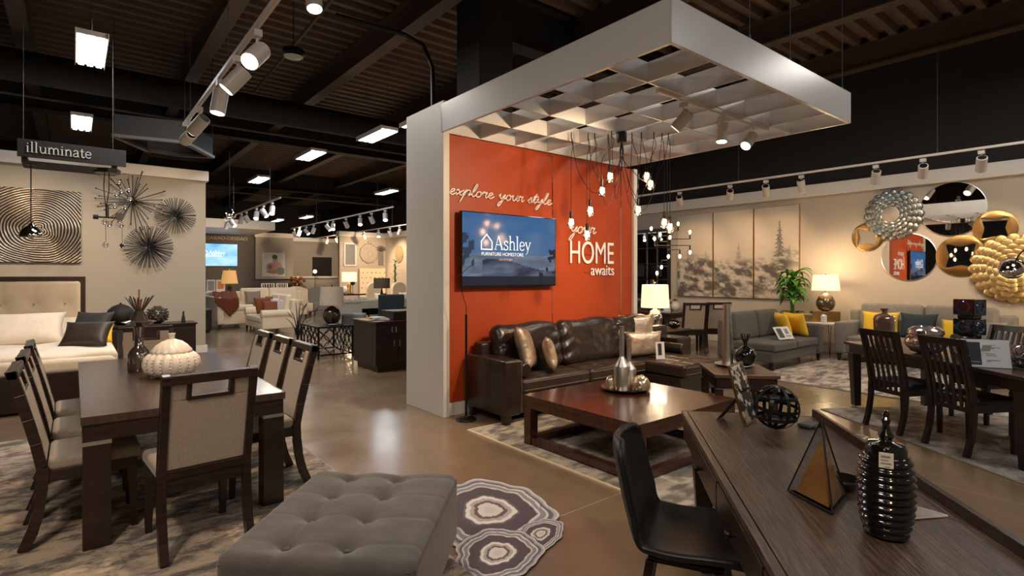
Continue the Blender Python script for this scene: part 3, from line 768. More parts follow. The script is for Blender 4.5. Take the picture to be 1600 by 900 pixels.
def dish(cy, cz, R, label):
    t = thing('gold_mirror_dish', label, 'mirror', (11.8,cy,cz), 0, 'round gold dishes with square mirrors'); t.rotation_euler = (0,-PI/2,0)
    MB().lathe([(R*.55,.0),(R*.6,.02),(R*.97,.026),(R,.022),(R,.016),(R*.6,.0)],48).build('gold_rim', gold, t, smooth=True)
    # four bent gold corners around a pinched square mirror
    n = 14
    def f(u, v):
        a = PI/4+2*PI*u; s_ = R*.60; q = 4*u % 1; w = 1-.22*sin(PI*q)
        sq = min(R*.93, s_/max(abs(cos(a)), abs(sin(a)))*.98*w); r = sq+(R*.985-sq)*v
        return (r*cos(a), r*sin(a), .034+.007*sin(PI*v)-.006*v)
    MB().grid(f, 64, 5).build('bent_border', gold, t, smooth='all')
    MB().bx(-R*.56,R*.56,-R*.56,R*.56,.022,.030).build('mirror_glass', mirror, t)
dish(3.82, 2.28, .27, 'gold dish with square mirror left of the lower round mirror')
dish(2.42, 1.88, .35, 'largest gold dish with square mirror between the lower round mirror and gold petals')
dish(1.98, 2.32, .29, 'gold dish with square mirror at upper right above the gold petals')
# ---- window pane mirror
t = thing('window_pane_mirror', 'tall black framed mirror divided into panes beside the orange wall end', 'mirror', (11.8,9.35,.95))
m = MB().bx(-.05,0,-1.13,-1.05,0,1.80).bx(-.05,0,-.08,0,0,1.80).bx(-.05,0,-1.05,-.08,0,.08).bx(-.05,0,-1.05,-.08,1.72,1.80)
for q in (1,2): m.bx(-.045,-.01,-.08-.97*q/3-.012,-.08-.97*q/3+.012,.08,1.72)
for q in (1,2,3): m.bx(-.045,-.01,-1.05,-.08,.08+1.64*q/4-.012,.08+1.64*q/4+.012)
m.build('frame', blackwood, t, bevel=.004)
MB().bx(-.02,-.005,-1.06,-.07,.07,1.73).build('mirror_glass', mirror, t)

# ---- TV and lettering on the orange wall
def winter(lo, hi):
    def col(p):
        u, v = p[0]/1.43, p[2]/.85
        c = mix((.10,.20,.36), (.035,.145,.36), v)
        c = mix(c, (.16,.25,.38), (fbm(u*4, v*6, 2)-.4)*1.2)
        if v < .42+.06*fbm(u*4, 1, 7): c = mix((.10,.14,.22), (.24,.28,.36), fbm(u*8, v*20, 5)*1.5-.3)
        if v < .30+.08*sin(u*5) and .2 < u: c = mix(c, (.03,.035,.07), fbm(u*5, v*12, 8)*1.9-.3)
        if v < .14: c = (.012,.018,.035)
        if u > .80 and v < .55 and fbm(u*16, v*12, 6) > .52: c = (.01,.015,.03)
        if u < .12 and .28 < v < .72 and fbm(u*18, v*9, 4) > .42: c = (.03,.05,.09)
        return tuple(q*hi+lo for q in c)
    return col
def tv(label, loc, s=1.0, bright=1.0, cat='television'):
    t = thing('television', label, cat, loc); t.scale = (s,s,s)
    MB().bx(0,1.43,-.045,0,0,.85).build('housing', blackgloss, t, bevel=.006)
    m = MB(); m.grid(lambda u, v: (.012+1.406*u, -.0465, .018+.82*v), 110, 66)
    sc = mat('screen_%d' % int(bright*10), attr=1, rough=.12, estr_attr=(.62 if bright <= 1 else 1.0), spec=.6)
    if bright > 1:
        cf = lambda p: mix((.10,.42,.75), (.45,.75,.95), fbm(p[0]*3, p[2]*5, 3)*1.3-.1+(.3 if p[2] < .4 else 0))
    else: cf = winter(0, 1)
    m.build('screen', sc, t, col=cf, weld=False)
    lm = mat('screen_lettering', (.8,.85,.9), .4, emit=(.8,.88,1), estr=.5) if bright <= 1 else mat('bright_screen_lettering', (.9,.95,1), .4, emit=(.9,.96,1), estr=1.2)
    m = MB()
    ribbon(m, [(.27,.43),(.27,.52),(.345,.60),(.42,.52),(.42,.43),(.27,.43)], .014, -.047, -.0485)
    m.build('house_emblem', lm, t)
    m = MB(); serif(m, 'Ashley', .45, .43, .160, -.047, -.0485); m.build('screen_title', lm, t)
    text_obj('FURNITURE HOMESTORE', 'screen_tagline', lm, t, (.27,-.048,.36), .056, .001, sx=.98)
    text_obj('LIVE STYLISH', 'screen_slogan', mat('slogan', (.5,.35,.3), .5, emit=(.8,.5,.4), estr=.4), t, (.52,-.048,.305), .035, .001)
    for q in (-.03,.01): pass
    return t
tv('big flat television on the orange wall above the leather sofa', (3.32,5.055,1.415))
struct(MB().bx(3.7,4.4,5.055,5.1,1.6,2.1).build('television_bracket', blackm))
tv('bright blue television on the far dark grey wall', (3.86,25.598,1.92), 1.13, 1.8)
t = thing('script_wall_sign', 'white handwriting sign reading explore your style over the television', 'sign', (3.20,5.1,2.44))
e_ = 0
for wd in ('explore','your','style'):
    m = MB(); x1 = cursive(m, wd, e_, 0, .066, .012, 1.75, -.014, -.024); m.build('script_word', signs_w, t)
    m = MB(); cursive(m, wd, e_, 0, .066, .007, 1.75, 0, -.016); m.build('standoff', signs_w, t); e_ = x1+.085
e_ -= .085
SCRIPT_W = e_
t.scale = (1.53/e_, 1, 1)
t = thing('home_wall_sign', 'raised white sign reading your HOME awaits on the orange wall', 'sign', (5.05,5.1,1.55))
m = MB(); e_ = cursive(m, 'your', 0, 0, .088, .0125, 1.45, -.008, -.018); m.build('script_word', signs_w, t, loc=(.02,0,.56))
m = MB(); cursive(m, 'your', 0, 0, .088, .006, 1.45, 0, -.008); m.build('standoff', signs_w, t, loc=(.02,0,.56))
MB().bx(.05,.85,-.012,0,.28,.30).bx(.3,.88,-.012,0,.04,.05).build('mounting_rail', orange, t)
text_obj('HOME', 'block_letters', signs_w, t, (.0,-.018,.16), .43, .010, sx=.735)
text_obj('awaits', 'lower_letters', signs_w, t, (.90,-.018,.0), .21, .010, sx=.92, align='RIGHT')

# ---- illuminate sign, hanging frame, pendants
t = thing('hanging_sign', 'black hanging sign board with pale serif letters reading illuminate', 'sign', (-.57,9.5,3.02))
MB().bx(0,1.15,-.03,0,.07,.30).build('board', blackp, t, bevel=.004)
MB().bx(.04,1.05,0,.5,0,.03).bx(.04,.10,0,.5,.03,.09).bx(.99,1.05,0,.5,.03,.09).build('shelf_frame', blackp, t)
m = MB(); e_ = serif(m, 'illuminate', .085, .135, .132, -.031, -.040, 1.15)
o = m.build('sign_letters', mat('sign_lettering', (.62,.58,.52), .5), t)
for x in (.06,1.0): MB().cyl((x,0,.3),(x,0,2.7),.003,n=5).build('hanging_cable', wirem, t)
t = thing('pendant_lamp', 'chrome dome pendant lamp hanging in front of the swirl art', 'pendant lamp', (-.44,9.6,2.05))
MB().cyl((0,0,.16),(0,0,.96),.007,n=8).build('cord', blackm, t)
MB().lathe([(.06,.96),(.06,1.0),(.001,1.0)],20).build('ceiling_rose', blackm, t)
MB().lathe([(.125,0),(.130,.02),(.122,.06),(.10,.10),(.065,.135),(.03,.155),(.02,.19),(.012,.19),(.012,.15),(.06,.13),(.095,.09),(.118,.04)],36).build('dome_shade', chrome, t, smooth=True)
t = thing('globe_cluster_pendant', 'black pendant frame with clear glass globes beside the starbursts', 'pendant lamp', (.37,9.6,2.25))
MB().tube([(-.03,0,.74),(-.04,0,.55),(-.02,0,.28)],.006,6).tube([(.02,0,.74),(.02,0,.5),(-.01,0,.28)],.006,6).build('cord', blackm, t)
MB().lathe([(.09,.76),(.16,.80),(.15,.74),(.001,.74)],8).build('ceiling_rose', blackm, t)
MB().cyl((0,0,.12),(0,0,.30),.02).cyl((-.12,0,.12),(.16,0,.12),.014).cyl((-.16,0,.12),(-.10,0,.12),.035).build('arm_frame', blackm, t)
MB().cyl((.14,-.03,.14),(.14,.05,.14),.055).build('socket', blackm, t)
for x, z in ((-.03,.05),(.02,.02),(.16,.02),(.1,.45),(.16,.5),(-.02,-.27),(.17,-.28),(.13,.62),(.24,.52),(.26,.40),(.08,.28),(.20,.27)):
    g = MB().sph((x,random.uniform(-.06,.06),z), .038, 10, 7).build('glass_drop', glass, t, smooth=True)
for x0, z0 in ((-.02,.05),(.17,0),(.14,.6),(.24,.5)):
    MB().cyl((x0,0,z0),(x0+.005,0,z0-.28 if x0 < .2 else z0-.1),.003,n=5).build('drop_wire', blackm, t)
# wire lamp: dark far dome lamp at the wall end
t = thing('dome_pendant_lamp', 'small dark dome pendant lamp right of the left wall end', 'pendant lamp', (2.75,13.6,2.85))
MB().lathe([(.12,0),(.13,.05),(.11,.12),(.05,.19),(.02,.2)],20).build('dome_shade', chrome, t, smooth=True)
MB().cyl((0,0,.2),(0,0,3.08),.005,n=5).build('cord', blackm, t)

# ---- bulb cluster under the canopy
t = thing('bulb_cluster_chandelier', 'black cord chandelier with glowing bare bulbs looping from the canopy', 'chandelier', (4.63,3.85,0))
MB().lathe([(.05,2.99),(.055,3.0),(.055,3.10),(.001,3.10)],20).build('ceiling_rose', blackm, t)
BP = [(-.43,.34,2.13),(-.27,.21,2.26),(-.30,.23,2.00),(-.10,.08,2.63),(-.18,.12,2.47),(.21,-.17,2.63),(.25,-.19,2.55),(.14,-.11,2.27),(.36,-.29,2.13),(.42,-.32,2.08)]
HK = [(-.43,.34),(-.21,.20),(-.26,.25),(-.06,.14),(-.14,.02),(.16,-.14),(.27,-.22),(.10,-.06),(.36,-.26),(.42,-.30)]
for i, (x, y, z) in enumerate(BP):
    hx, hy = HK[i]; dz = random.uniform(.42,.75)
    s_ = MB().cyl((x,y,z+.035),(x,y,z+.11),.017,n=10).build('socket', blackm, t)
    mid = ((hx)*.5, (hy)*.5)
    pts = catmull([(0,0,3.0),(.02*(-1)**i,.0,2.85),(mid[0]*.5,mid[1]*.5,3.0-dz*.75),(mid[0]*1.1,mid[1]*1.1,3.0-dz),(hx*.85,hy*.85,3.0-dz*.6),(hx*.97,hy*.97,2.95),(hx,hy,3.045),(hx*.995+x*.005+.02,hy-.01,2.95),(x,y,2.8),(x,y,z+.1)], 5)
    MB().tube(pts, .0035, 5).build('cord', blackm, t, smooth=True)
    MB().cyl((hx,hy,3.03),(hx,hy,3.10),.006,n=6).build('ceiling_hook', blackm, t)
    bl = MB().lathe([(.015,.045),(.019,.030),(.036,.008),(.044,-.02),(.037,-.052),(.018,-.072),(.001,-.076)][::-1],16).build('glass_bulb', glass, t, loc=(x,y,z), smooth=True)
    MB().tube([(-.008,0,.02),(-.012,0,-.025),(0,0,-.035),(.012,0,-.025),(.008,0,.02)],.009,6).build('filament', bulbm, bl)
    lamp('POINT', (x,y,z-.01), 1.6, (1,.62,.32), shadow_soft_size=.03)
# ---- branching bulb chandelier near the right wall
t = thing('branched_chandelier', 'black branched chandelier with exposed bulbs in front of the pane mirror', 'chandelier', (7.79,5.50,0))
MB().cyl((0,0,2.0),(0,0,5.93),.008,n=6).build('stem', blackm, t)
arm = MB()
CP = [(-.28,.22,2.22,1),(-.12,.10,2.12,1),(.05,-.04,2.30,-1),(.22,-.18,1.98,-1),(.20,-.15,2.30,1),(-.10,.08,1.80,-1),(.02,-.02,1.98,-1),(-.22,.18,2.05,1),(.40,-.32,2.16,1),(.40,-.32,2.05,-1),(-.18,.14,1.70,-1)]
for x, y, z, d in CP: arm.cyl((0,0,z-.0),(x,y,z),.006,n=6).cyl((x,y,z),(x,y,z+.07*d),.016,n=8)
arm.build('arms', blackm, t); t.scale = (.75,.75,1)
for x, y, z, d in CP:
    bl = MB().sph((0,0,0),.04,12,8).build('glass_bulb', glass, t, loc=(x,y,z+.115*d), smooth=True)
    MB().sph((0,0,0),.017,8,6,1.6).build('filament', bulbm, bl)
lamp('POINT', (7.79,5.5,2.1), 14, (1,.62,.32), shadow_soft_size=.2)

# ================================================================= LEFT DINING SET
def upholstered_chair(label, loc, rz, group, fab=beigefab, seat=seatfab, wood=espresso):
    t = thing('dining_chair', label, 'chair', loc, rz, group)
    YB = lambda s: -.215-.13*(s/.55)**1.15      # rake of the back
    def slab(poly, t0, t1):
        v0 = [(x, YB(max(s,0))+t0, .45+s) for x, s in poly]; v1 = [(x, YB(max(s,0))+t1, .45+s) for x, s in poly]; n = len(poly)
        return MB().add(v0+v1, [tuple(range(n)), tuple(range(n,2*n))[::-1]]+[(i,(i+1)%n,(i+1)%n+n,i+n) for i in range(n)])
    m = MB()
    for sx in (-1, 1):
        pts = [(-.02,.0),(.0,.1),(.1,.2),(.2,.3),(.3,.4),(.4,.5),(.5,.56)]
        ss = [0,.14,.28,.42,.56]
        for a, b_ in zip(ss, ss[1:]):
            m.bar((sx*.215,YB(a)-.005,.45+a),(sx*.215,YB(b_)-.005,.45+b_+.001),.042,.05,(0,1,0))
    m.bar((-.236,YB(.535)-.005,.985),(.236,YB(.535)-.005,.985),.05,.05,(0,1,0))
    m.bar((-.2,YB(.01)-.005,.455),(.2,YB(.01)-.005,.455),.045,.045,(0,1,0))
    m.bar((-.115,YB(.435)-.002,.878),(.115,YB(.435)-.002,.878),.022,.044,(0,1,0))
    for sx in (-1, 1): m.bar((sx*.105,YB(.43)-.002,.87),(sx*.105,YB(.52)-.002,.965),.022,.044,(0,1,0))
    m.build('back_frame', wood, t, bevel=.004, weld=False)
    xs = [-.196,-.115,.115,.196]
    m = MB()
    ss = [.03,.12,.21,.30,.42]
    def cell(x0, x1, s0, s1):
        y0, y1 = YB(s0), YB(s1)
        m.hexa([(x0,y0-.018,.45+s0),(x1,y0-.018,.45+s0),(x1,y0+.022,.45+s0),(x0,y0+.022,.45+s0)],[(x0,y1-.018,.45+s1),(x1,y1-.018,.45+s1),(x1,y1+.022,.45+s1),(x0,y1+.022,.45+s1)])
    m.hexa([(-.196,YB(.03)-.018,.48),(.196,YB(.03)-.018,.48),(.196,YB(.03)+.022,.48),(-.196,YB(.03)+.022,.48)],
           [(-.196,YB(.42)-.018,.87),(.196,YB(.42)-.018,.87),(.196,YB(.42)+.022,.87),(-.196,YB(.42)+.022,.87)])
    cell(-.196,-.116,.42,.512); cell(.116,.196,.42,.512)
    m.build('back_cushion', fab, t, bevel=.006)
    m = MB().bx(-.215,.215,.185,.225,.36,.425).bx(-.225,-.19,-.2,.22,.36,.425).bx(.19,.225,-.2,.22,.36,.425).bx(-.215,.215,-.235,-.2,.36,.45)
    m.build('seat_frame', wood, t, bevel=.003)
    MB().rbox(-.232,.232,-.195,.245,.42,.495,.028,.018).build('seat', seat, t, smooth=True)
    for sx in (-1, 1):
        MB().bar((sx*.2,.2,.37),(sx*.203,.212,0),.048,.048,(0,1,0),.034,.034).build('leg', wood, t, bevel=.003)
        m = MB(); P = [(.45,-.215),(.33,-.22),(.2,-.235),(.1,-.26),(0,-.30)]
        for (z0,y0),(z1,y1) in zip(P, P[1:]): m.bar((sx*.215,y0,z0),(sx*.215,y1,z1),.042,.055-.00*z0,(0,1,0),.042-.0,.052)
        m.build('leg', wood, t)
    return t
ch0 = upholstered_chair('grey beige upholstered dining chair nearest the viewer, back turned, at the table end', (.565,3.70,.012), math.radians(4), 'upholstered chairs around the left table')
def place(loc, rz, label): return dup(ch0, (*loc,.012), rz, label)
place((.08,4.28), -PI/2, 'nearest upholstered chair on the left side of the left dining table')
place((.08,4.98), -PI/2, 'second upholstered chair on the left side of the table, in front of the bed')
place((.08,5.68), -PI/2+.02, 'third upholstered chair on the left side of the table, mostly hidden behind the others')
place((1.06,4.33), PI/2, 'upholstered chair on the right side of the left table nearest the viewer')
place((1.06,4.88), PI/2, 'middle upholstered chair of the three on the right side of the left table')
place((1.06,5.47), PI/2, 'farthest upholstered chair of the three on the right side of the left table')
place((.58,6.38), PI, 'upholstered chair at the far end of the left table, behind the grey vase')
t = thing('dining_table', 'dark brown rectangular dining table with thick block legs under the white jar', 'table', (.03,3.84,.012))
TW, TL = 1.09, 2.48
MB().bx(0,TW,0,TL,.70,.748).build('tabletop', tablewood, t, bevel=.004)
MB().bx(.01,TW-.01,.012,.04,.605,.70).bx(.01,TW-.01,TL-.04,TL-.012,.605,.70).bx(.01,.04,.04,TL-.04,.605,.70).bx(TW-.04,TW-.01,.04,TL-.04,.605,.70).build('apron', espresso, t, bevel=.002)
for x, y in ((.008,.008),(TW-.138,.008),(.008,TL-.138),(TW-.138,TL-.138)):
    lg = MB().bx(x,x+.13,y,y+.13,0,.605).build('leg', espresso, t, bevel=.003)
    MB().bx(x-.002,x+.132,y-.002,y+.132,.583,.605).build('metal_band', steel, lg)
TZ = .761
t = thing('ribbed_jar', 'white ribbed ceramic jar with domed lid on the left dining table', 'jar', (.60,5.0,TZ))
rib = lambda a, z: 1+.085*abs(sin(9*a))
MB().lathe([(.07,0),(.13,.012),(.175,.05),(.185,.095),(.175,.145),(.15,.175),(.13,.185)],108,fn=rib).build('body', ceramic, t, smooth='all')
for k in range(18):
    a = (k+.0)*PI/9; m = MB()
    for z, r in ((.03,.158),(.055,.180),(.08,.188),(.105,.190),(.13,.186),(.15,.175)): m.sph((r*cos(a)*1.0,r*sin(a)*1.0,z),.006,6,4)
    m.build('bead_row', ceramic, t, smooth=True)
MB().lathe([(.135,.175),(.125,.205),(.10,.24),(.065,.27),(.03,.285),(.02,.29)],96,fn=lambda a, z: 1+.11*abs(sin(8*a+z*28))).build('lid', ceramic, t, smooth='all')
MB().lathe([(.016,.285),(.022,.325),(.027,.332),(.001,.332)],14).build('lid_knob', ceramic, t, smooth=True)
t = thing('glass_candle_holder', 'tall smoky grey glass candle holder behind the white ribbed jar', 'vase', (.42,5.42,TZ)); t.scale = (1.35,1.35,1.4)
MB().lathe([(.055,0),(.06,.01),(.06,.10),(.05,.12),(.025,.15),(.022,.22),(.03,.26),(.075,.285),(.09,.29),(.05,.30),(.03,.34),(.02,.36)],32).build('stem', mat('smoky_glass_metal', (.22,.19,.175), .1, metal=.8), t, smooth=True)
MB().lathe([(.012,.35),(.012,.42),(.004,.425),(.004,.48)],10).build('candle', mat('rust_candle', (.25,.10,.05), .5), t)
m = MB()
for k in range(22):
    a = k*2.4; L = .08+.03*random.random(); m.bar((.012*cos(a),.012*sin(a),.34),(L*.75*cos(a),L*.75*sin(a),.34+L),.006,.002)
m.build('twig_spray', greyceramic, t)

# ---- bed and nightstand behind
t = thing('bed', 'bed with tufted beige headboard in dark frame and white bedding at the left edge', 'bed', (-1.72,8.1,0))
BW = 1.86
m = MB().bx(0,BW,2.3,2.38,.1,1.53).build('headboard_frame', espresso, t, bevel=.008)
def tuft_fn(p, L):
    if p.y < 0:
        d = 0
        for i in range(5):
            for j in range(2):
                bx_, bz_ = -L[0]/2+L[0]*(i+.5)/5+(.0), -L[2]/2+L[2]*(j+.55)/2.2
                q = math.hypot(p.x-bx_, p.z-bz_); d = max(d, math.exp(-(q/.10)**1.1))
            d = max(d, .0)
        g = 0
        for i in range(5):
            cx_ = -L[0]/2+L[0]*(i+.5)/5; z1_ = -L[2]/2+L[2]*.55/2.2; z2_ = -L[2]/2+L[2]*1.55/2.2
            for (xa, za, xb, zb) in ((cx_,z1_,cx_+L[0]/5,z2_),(cx_,z2_,cx_+L[0]/5,z1_),(cx_,z2_,cx_,L[2]/2),(cx_,z1_,cx_,-L[2]/2)):
                t_ = max(0, min(1, ((p.x-xa)*(xb-xa)+(p.z-za)*(zb-za))/((xb-xa)**2+(zb-za)**2))); q = math.hypot(p.x-xa-t_*(xb-xa), p.z-za-t_*(zb-za)); g = max(g, math.exp(-(q/.018)**1.2))
        p.y += .045*d+.010*g*(1-d)
    return p
MB().rbox(.06,BW-.06,2.22,2.32,.35,1.46,.04,m=44,fn=tuft_fn).build('headboard_cushion', mat('headboard_fabric', (.50,.42,.32), .85, bump=.1, bscale=90), t, smooth='all')
m = MB()
for i in range(5):
    for j in range(2): m.sph((.06+(BW-.12)*(i+.5)/5,2.245,.35+1.11*(j+.55)/2.2),.014,8,6)
m.build('buttons', chrome, t, smooth=True)
BB = 2.14
MB().bx(0,BB+.02,-.02,.06,.03,.44).bx(-.0,.06,.06,2.3,.12,.42).bx(BB-.04,BB+.02,.06,2.3,.12,.42).build('bed_frame', espresso, t, bevel=.006)
MB().rbox(.05,BB-.02,.02,2.20,.40,.60,.07,.02).build('mattress', white, t, smooth=True)
MB().rbox(.03,BB+.0,.05,1.55,.46,.64,.06,.02,m=16,fn=lambda p, L: p+Vector((0,0,.012*sin(p.x*9)*sin(p.y*7)))).build('duvet', white, t, smooth='all')
def pil(name, label, m_, loc, w, h, th, tilt=.3, rz=0, cat='pillow', group=None, roll=0):
    o = MB().pillow(w, h, th, M=RZ(rz)@RX(-tilt)@RY(roll)).build(name, m_, smooth='all', loc=loc)
    return tag(o, label, cat, group)
pil('bed_pillow', 'large white pillow leaning on the tufted headboard, left one', white, (-1.35,9.95,.61), .85,.50,.22,.45,group='pillows on the bed')
pil('bed_pillow', 'large white pillow lying in front at the middle of the bed', white, (-.55,9.55,.61), .95,.52,.24,.6,group='pillows on the bed')
pil('bed_pillow', 'white pillow peeking out at the right end of the headboard', white, (-.15,10.0,.61), .70,.45,.2,.8,group='pillows on the bed')
pil('throw_pillow', 'dark square pillow behind, at the right side of the bed', mat('charcoal_fabric', (.03,.03,.032), .7), (.12,9.5,.645), .50,.46,.16,.55,-.6,group='dark pillows on the bed')
pil('throw_pillow', 'brown satin pillow in front, at the right side of the bed', darkbrown, (.08,8.75,.645), .55,.38,.16,.65,-.45,group='dark pillows on the bed')
t = thing('nightstand', 'low dark console under the left wall holding black round vases', 'cabinet', (.35,11.1,0))
MB().bx(0,1.35,0,.5,.10,.68).build('body', blackwood, t, bevel=.006)
for i in range(3): 
    d = MB().bx(.03+.44*i,.44+.44*i,-.015,0,.15,.63).build('drawer', blackwood, t, bevel=.004)
    MB().sph((.235+.44*i,-.03,.4),.014,8,6).build('knob', steel, d)
MB().bx(-.02,1.37,-.03,.52,.68,.71).build('top', blackwood, t, bevel=.004)
for x in (.04,1.27):
    for y in (.04,.42): MB().bx(x,x+.05,y,y+.05,0,.1).build('leg', blackwood, t)
t = thing('round_black_vase', 'large matte black round vase on the console by the bed', 'vase', (.62,11.34,.711))
MB().lathe([(.06,0),(.13,.03),(.185,.10),(.20,.17),(.18,.25),(.12,.31),(.04,.345),(.015,.35),(.015,.37),(.001,.375)],32).build('body', blackp, t, smooth=True)
t = thing('round_bead_vase', 'glossy grey beaded sphere vase on the console, right of the black one', 'vase', (1.14,11.28,.711))
MB().lathe([(.05,0),(.10,.03),(.15,.09),(.16,.15),(.14,.22),(.09,.27),(.06,.285),(.06,.30)],28).build('body', greyceramic, t, smooth=True)
m = MB()
for j in range(5):
    for i in range(12):
        a = 2*PI*(i+.5*(j%2))/12; z = .06+.045*j; r = .165*math.sqrt(max(.05,1-((z-.15)/.17)**2)); m.sph((r*cos(a),r*sin(a),z),.016,6,5)
m.build('beads', greyceramic, t, smooth=True)
t = thing('figurine', 'small gold seated figurine on the console between bed and vases', 'figurine', (.80,11.16,.711))
MB().lathe([(.05,0),(.055,.02),(.03,.05),(.035,.09),(.02,.12),(.025,.15),(.001,.17)],14).build('body', gold, t, smooth=True)
t = thing('figurine', 'slim black figurine at the right end of the console', 'figurine', (1.52,11.2,.711))
MB().lathe([(.035,0),(.03,.06),(.02,.12),(.012,.15),(.018,.18),(.001,.21)],14).build('body', blackp, t, smooth=True)
pil('throw_pillow', 'small ochre pillow at the bed side behind the far dining chair', yellow, (.24,9.1,.645), .34,.30,.12,.5,-.2)

# ================================================================= OTTOMAN
t = thing('tufted_ottoman', 'large grey velvet ottoman with buttoned top in the foreground', 'ottoman', (1.035,2.45,0), math.radians(47-90))
OW, OL = .80, .96
BT = [(bx_, by_) for by_ in (-.34,-.10,.145,.385) for bx_ in (-.17,.087)]
def ott(p, L):
    if p.z > .05:
        d = 0
        for bx_, by_ in BT:
            q = math.hypot(p.x-bx_, p.y-by_); d += .055*math.exp(-(q/.032)**1.1)+.016*math.exp(-(q/.10)**2)
        for by_ in (-.34,-.10,.145,.385):  d += .004*math.exp(-(abs(p.y-by_)/.010)**1.3)
        for bx_ in (-.17,.087):  d += .004*math.exp(-(abs(p.x-bx_)/.010)**1.3)
        p.z -= d*min(1,(L[2]/2-abs(p.z)+.06)/.06) if True else 0
    return p
MB().rbox(-OW/2,OW/2,-OL/2,OL/2,.10,.462,.045,.012,m=80,fn=ott).build('cushion', greyfab, t, smooth='all')
m = MB()
for bx_, by_ in BT: m.sph((bx_,by_,.428),.012,8,6,.5)
m.build('buttons', greyfab, t, smooth=True)
m = MB()
for s0 in (-1, 1):
    m.tube([(s0*(OW/2-.004),-OL/2+.02,.425),(s0*(OW/2-.004),OL/2-.02,.425)],.003,5)
    m.tube([(-OW/2+.02,s0*(OL/2-.004),.425),(OW/2-.02,s0*(OL/2-.004),.425)],.003,5)
m.build('piping', greyfab, t)
for x in (-1,1):
    for y in (-1,1): MB().bar((x*.33,y*.41,.11),(x*.335,y*.415,0),.05,.05,(0,1,0),.035,.035).build('leg', blackwood, t)

# ================================================================= LEATHER SECTIONAL
t = thing('leather_sectional_sofa', 'dark brown leather sofa with tufted chaise along the orange wall', 'sofa', (3.41,4.36,0))
SL = 3.58
MB().bx(.21,SL-.33,.02,.60,.10,.31).bx(2.30,3.24,-.52,.02,.10,.30).build('base', leather, t, bevel=.012)
MB().rbox(0,.215,-.02,.68,.10,.675,.022,m=3).build('armrest', leather, t, smooth=True)
MB().rbox(SL-.34,SL,.16,.68,.10,.66,.022,m=3).build('armrest', leather, t, smooth=True)
MB().rbox(.10,SL-.04,.53,.70,.10,.80,.03,m=3).build('back_frame', leather, t, smooth=True)
def seatc(x0, x1, y0, y1, nx, ny, z1=.455, pt=.007):
    w, d = (x1-x0)/nx, (y1-y0)/ny
    def fn(p, L):
        if p.z > .03:
            u = (p.x+L[0]/2)/w; v = (p.y+L[1]/2)/d
            du, dv = abs(u-round(u))*w, abs(v-round(v))*d
            eu = 0 < round(u) < nx; ev = 0 < round(v) < ny
            k = 0
            if eu: k += math.exp(-(du/.018)**1.2)
            if ev: k += math.exp(-(dv/.018)**1.2)
            p.z -= .013*k*min(1,(L[0]/2-abs(p.x))/.08)*min(1,(L[1]/2-abs(p.y))/.08)
        return p
    return MB().rbox(x0,x1,y0,y1,.31,z1,.035,.025,m=48,k=2,fn=fn)
seatc(.22,1.245,-.03,.50,4,3).build('seat_cushion', brownleather, t, smooth='all')
seatc(1.255,2.285,-.03,.50,4,3).build('seat_cushion', brownleather, t, smooth='all')
seatc(2.295,3.235,-.58,.50,4,5).build('chaise_cushion', brownleather, t, smooth='all')
stm = mat('contrast_stitching', (.30,.24,.19), .6)
for x0, x1, y in ((.25,1.22,-.033),(1.28,2.26,-.033),(2.33,3.2,-.583)):
    MB().tube([(x0,y,.425),(x1,y,.425)],.0022,5).tube([(x0,y,.345),(x1,y,.345)],.0022,5).build('stitching', stm, t)
MB().tube([(.002,-.02,.655),(.215,-.024,.655)],.0022,5).tube([(.215,-.022,.66),(.215,-.022,.12)],.0022,5).build('stitching', stm, t)
rnd = random.Random(4)
def wr(p, L):
    ed = 1-min(1,(L[0]/2-abs(p.x))/.25)
    p.y += .014*sin(p.z*40+3*sin(p.x*7))*ed+.035*(fbm(p.x*6+9, p.z*7+3, 5)-.5)
    p.z += .012*sin(p.x*9)*(p.z > 0)-.02*(2*p.x/L[0])**4*(p.z > 0)
    return p
for x0, x1 in ((.22,1.20),(1.20,2.28),(2.20,2.98)):
    MB().rbox(-(x1-x0)/2,(x1-x0)/2,-.11,.11,0,.56,.10,m=22,k=3,fn=wr).build('back_cushion', leather, t, smooth='all', loc=((x0+x1)/2,.42,.445), rot=(-.20,0,0))
MB().cyl((.31,.02,.545),(.31,.42,.545),.072,n=24).build('bolster', leather, t, smooth=True, bevel=.01)
MB().cyl((3.15,-.0,.53),(3.15,.40,.53),.072,n=24).build('bolster', leather, t, smooth=True, bevel=.01)
for x, y in ((.05,.03),(.05,.62),(SL-.06,.22),(SL-.06,.62),(1.7,.05),(2.36,-.46),(3.16,-.46)):
    MB().bar((x,y,.11),(x,y,0.0),.085,.085,(0,1,0),.06,.06).build('leg', blackwood, t)
pil('throw_pillow', 'shiny gold satin pillow tilted against the left end of the leather sofa', satin, (3.96,4.56,.50), .50,.50,.17,.30,.75,group='satin pillows on the leather sofa',roll=.12)
pil('throw_pillow', 'smaller bronze satin pillow right of the gold one on the leather sofa', satin, (4.20,4.46,.49), .38,.38,.14,.25,.85,group='satin pillows on the leather sofa',roll=.1)
pil('throw_pillow', 'upper satin pillow at the right corner of the leather sofa, standing behind', satin, (6.05,4.72,.50), .54,.52,.16,.2,-.40,group='satin pillows on the leather sofa')
pil('throw_pillow', 'lower satin pillow at the right corner of the leather sofa, with a price card', satin, (5.88,4.50,.47), .54,.34,.16,.15,-.45,group='satin pillows on the leather sofa')
t = thing('price_card', 'small white and black price card standing before the lower satin pillow', 'card', (5.83,4.28,.47))
MB().bx(0,.12,0,.006,0,.22).build('card', paper, t, rot=(-.12,0,-.5)); MB().bx(.03,.08,-.002,0,.05,.2).build('print', ink, t, rot=(-.12,0,-.5))

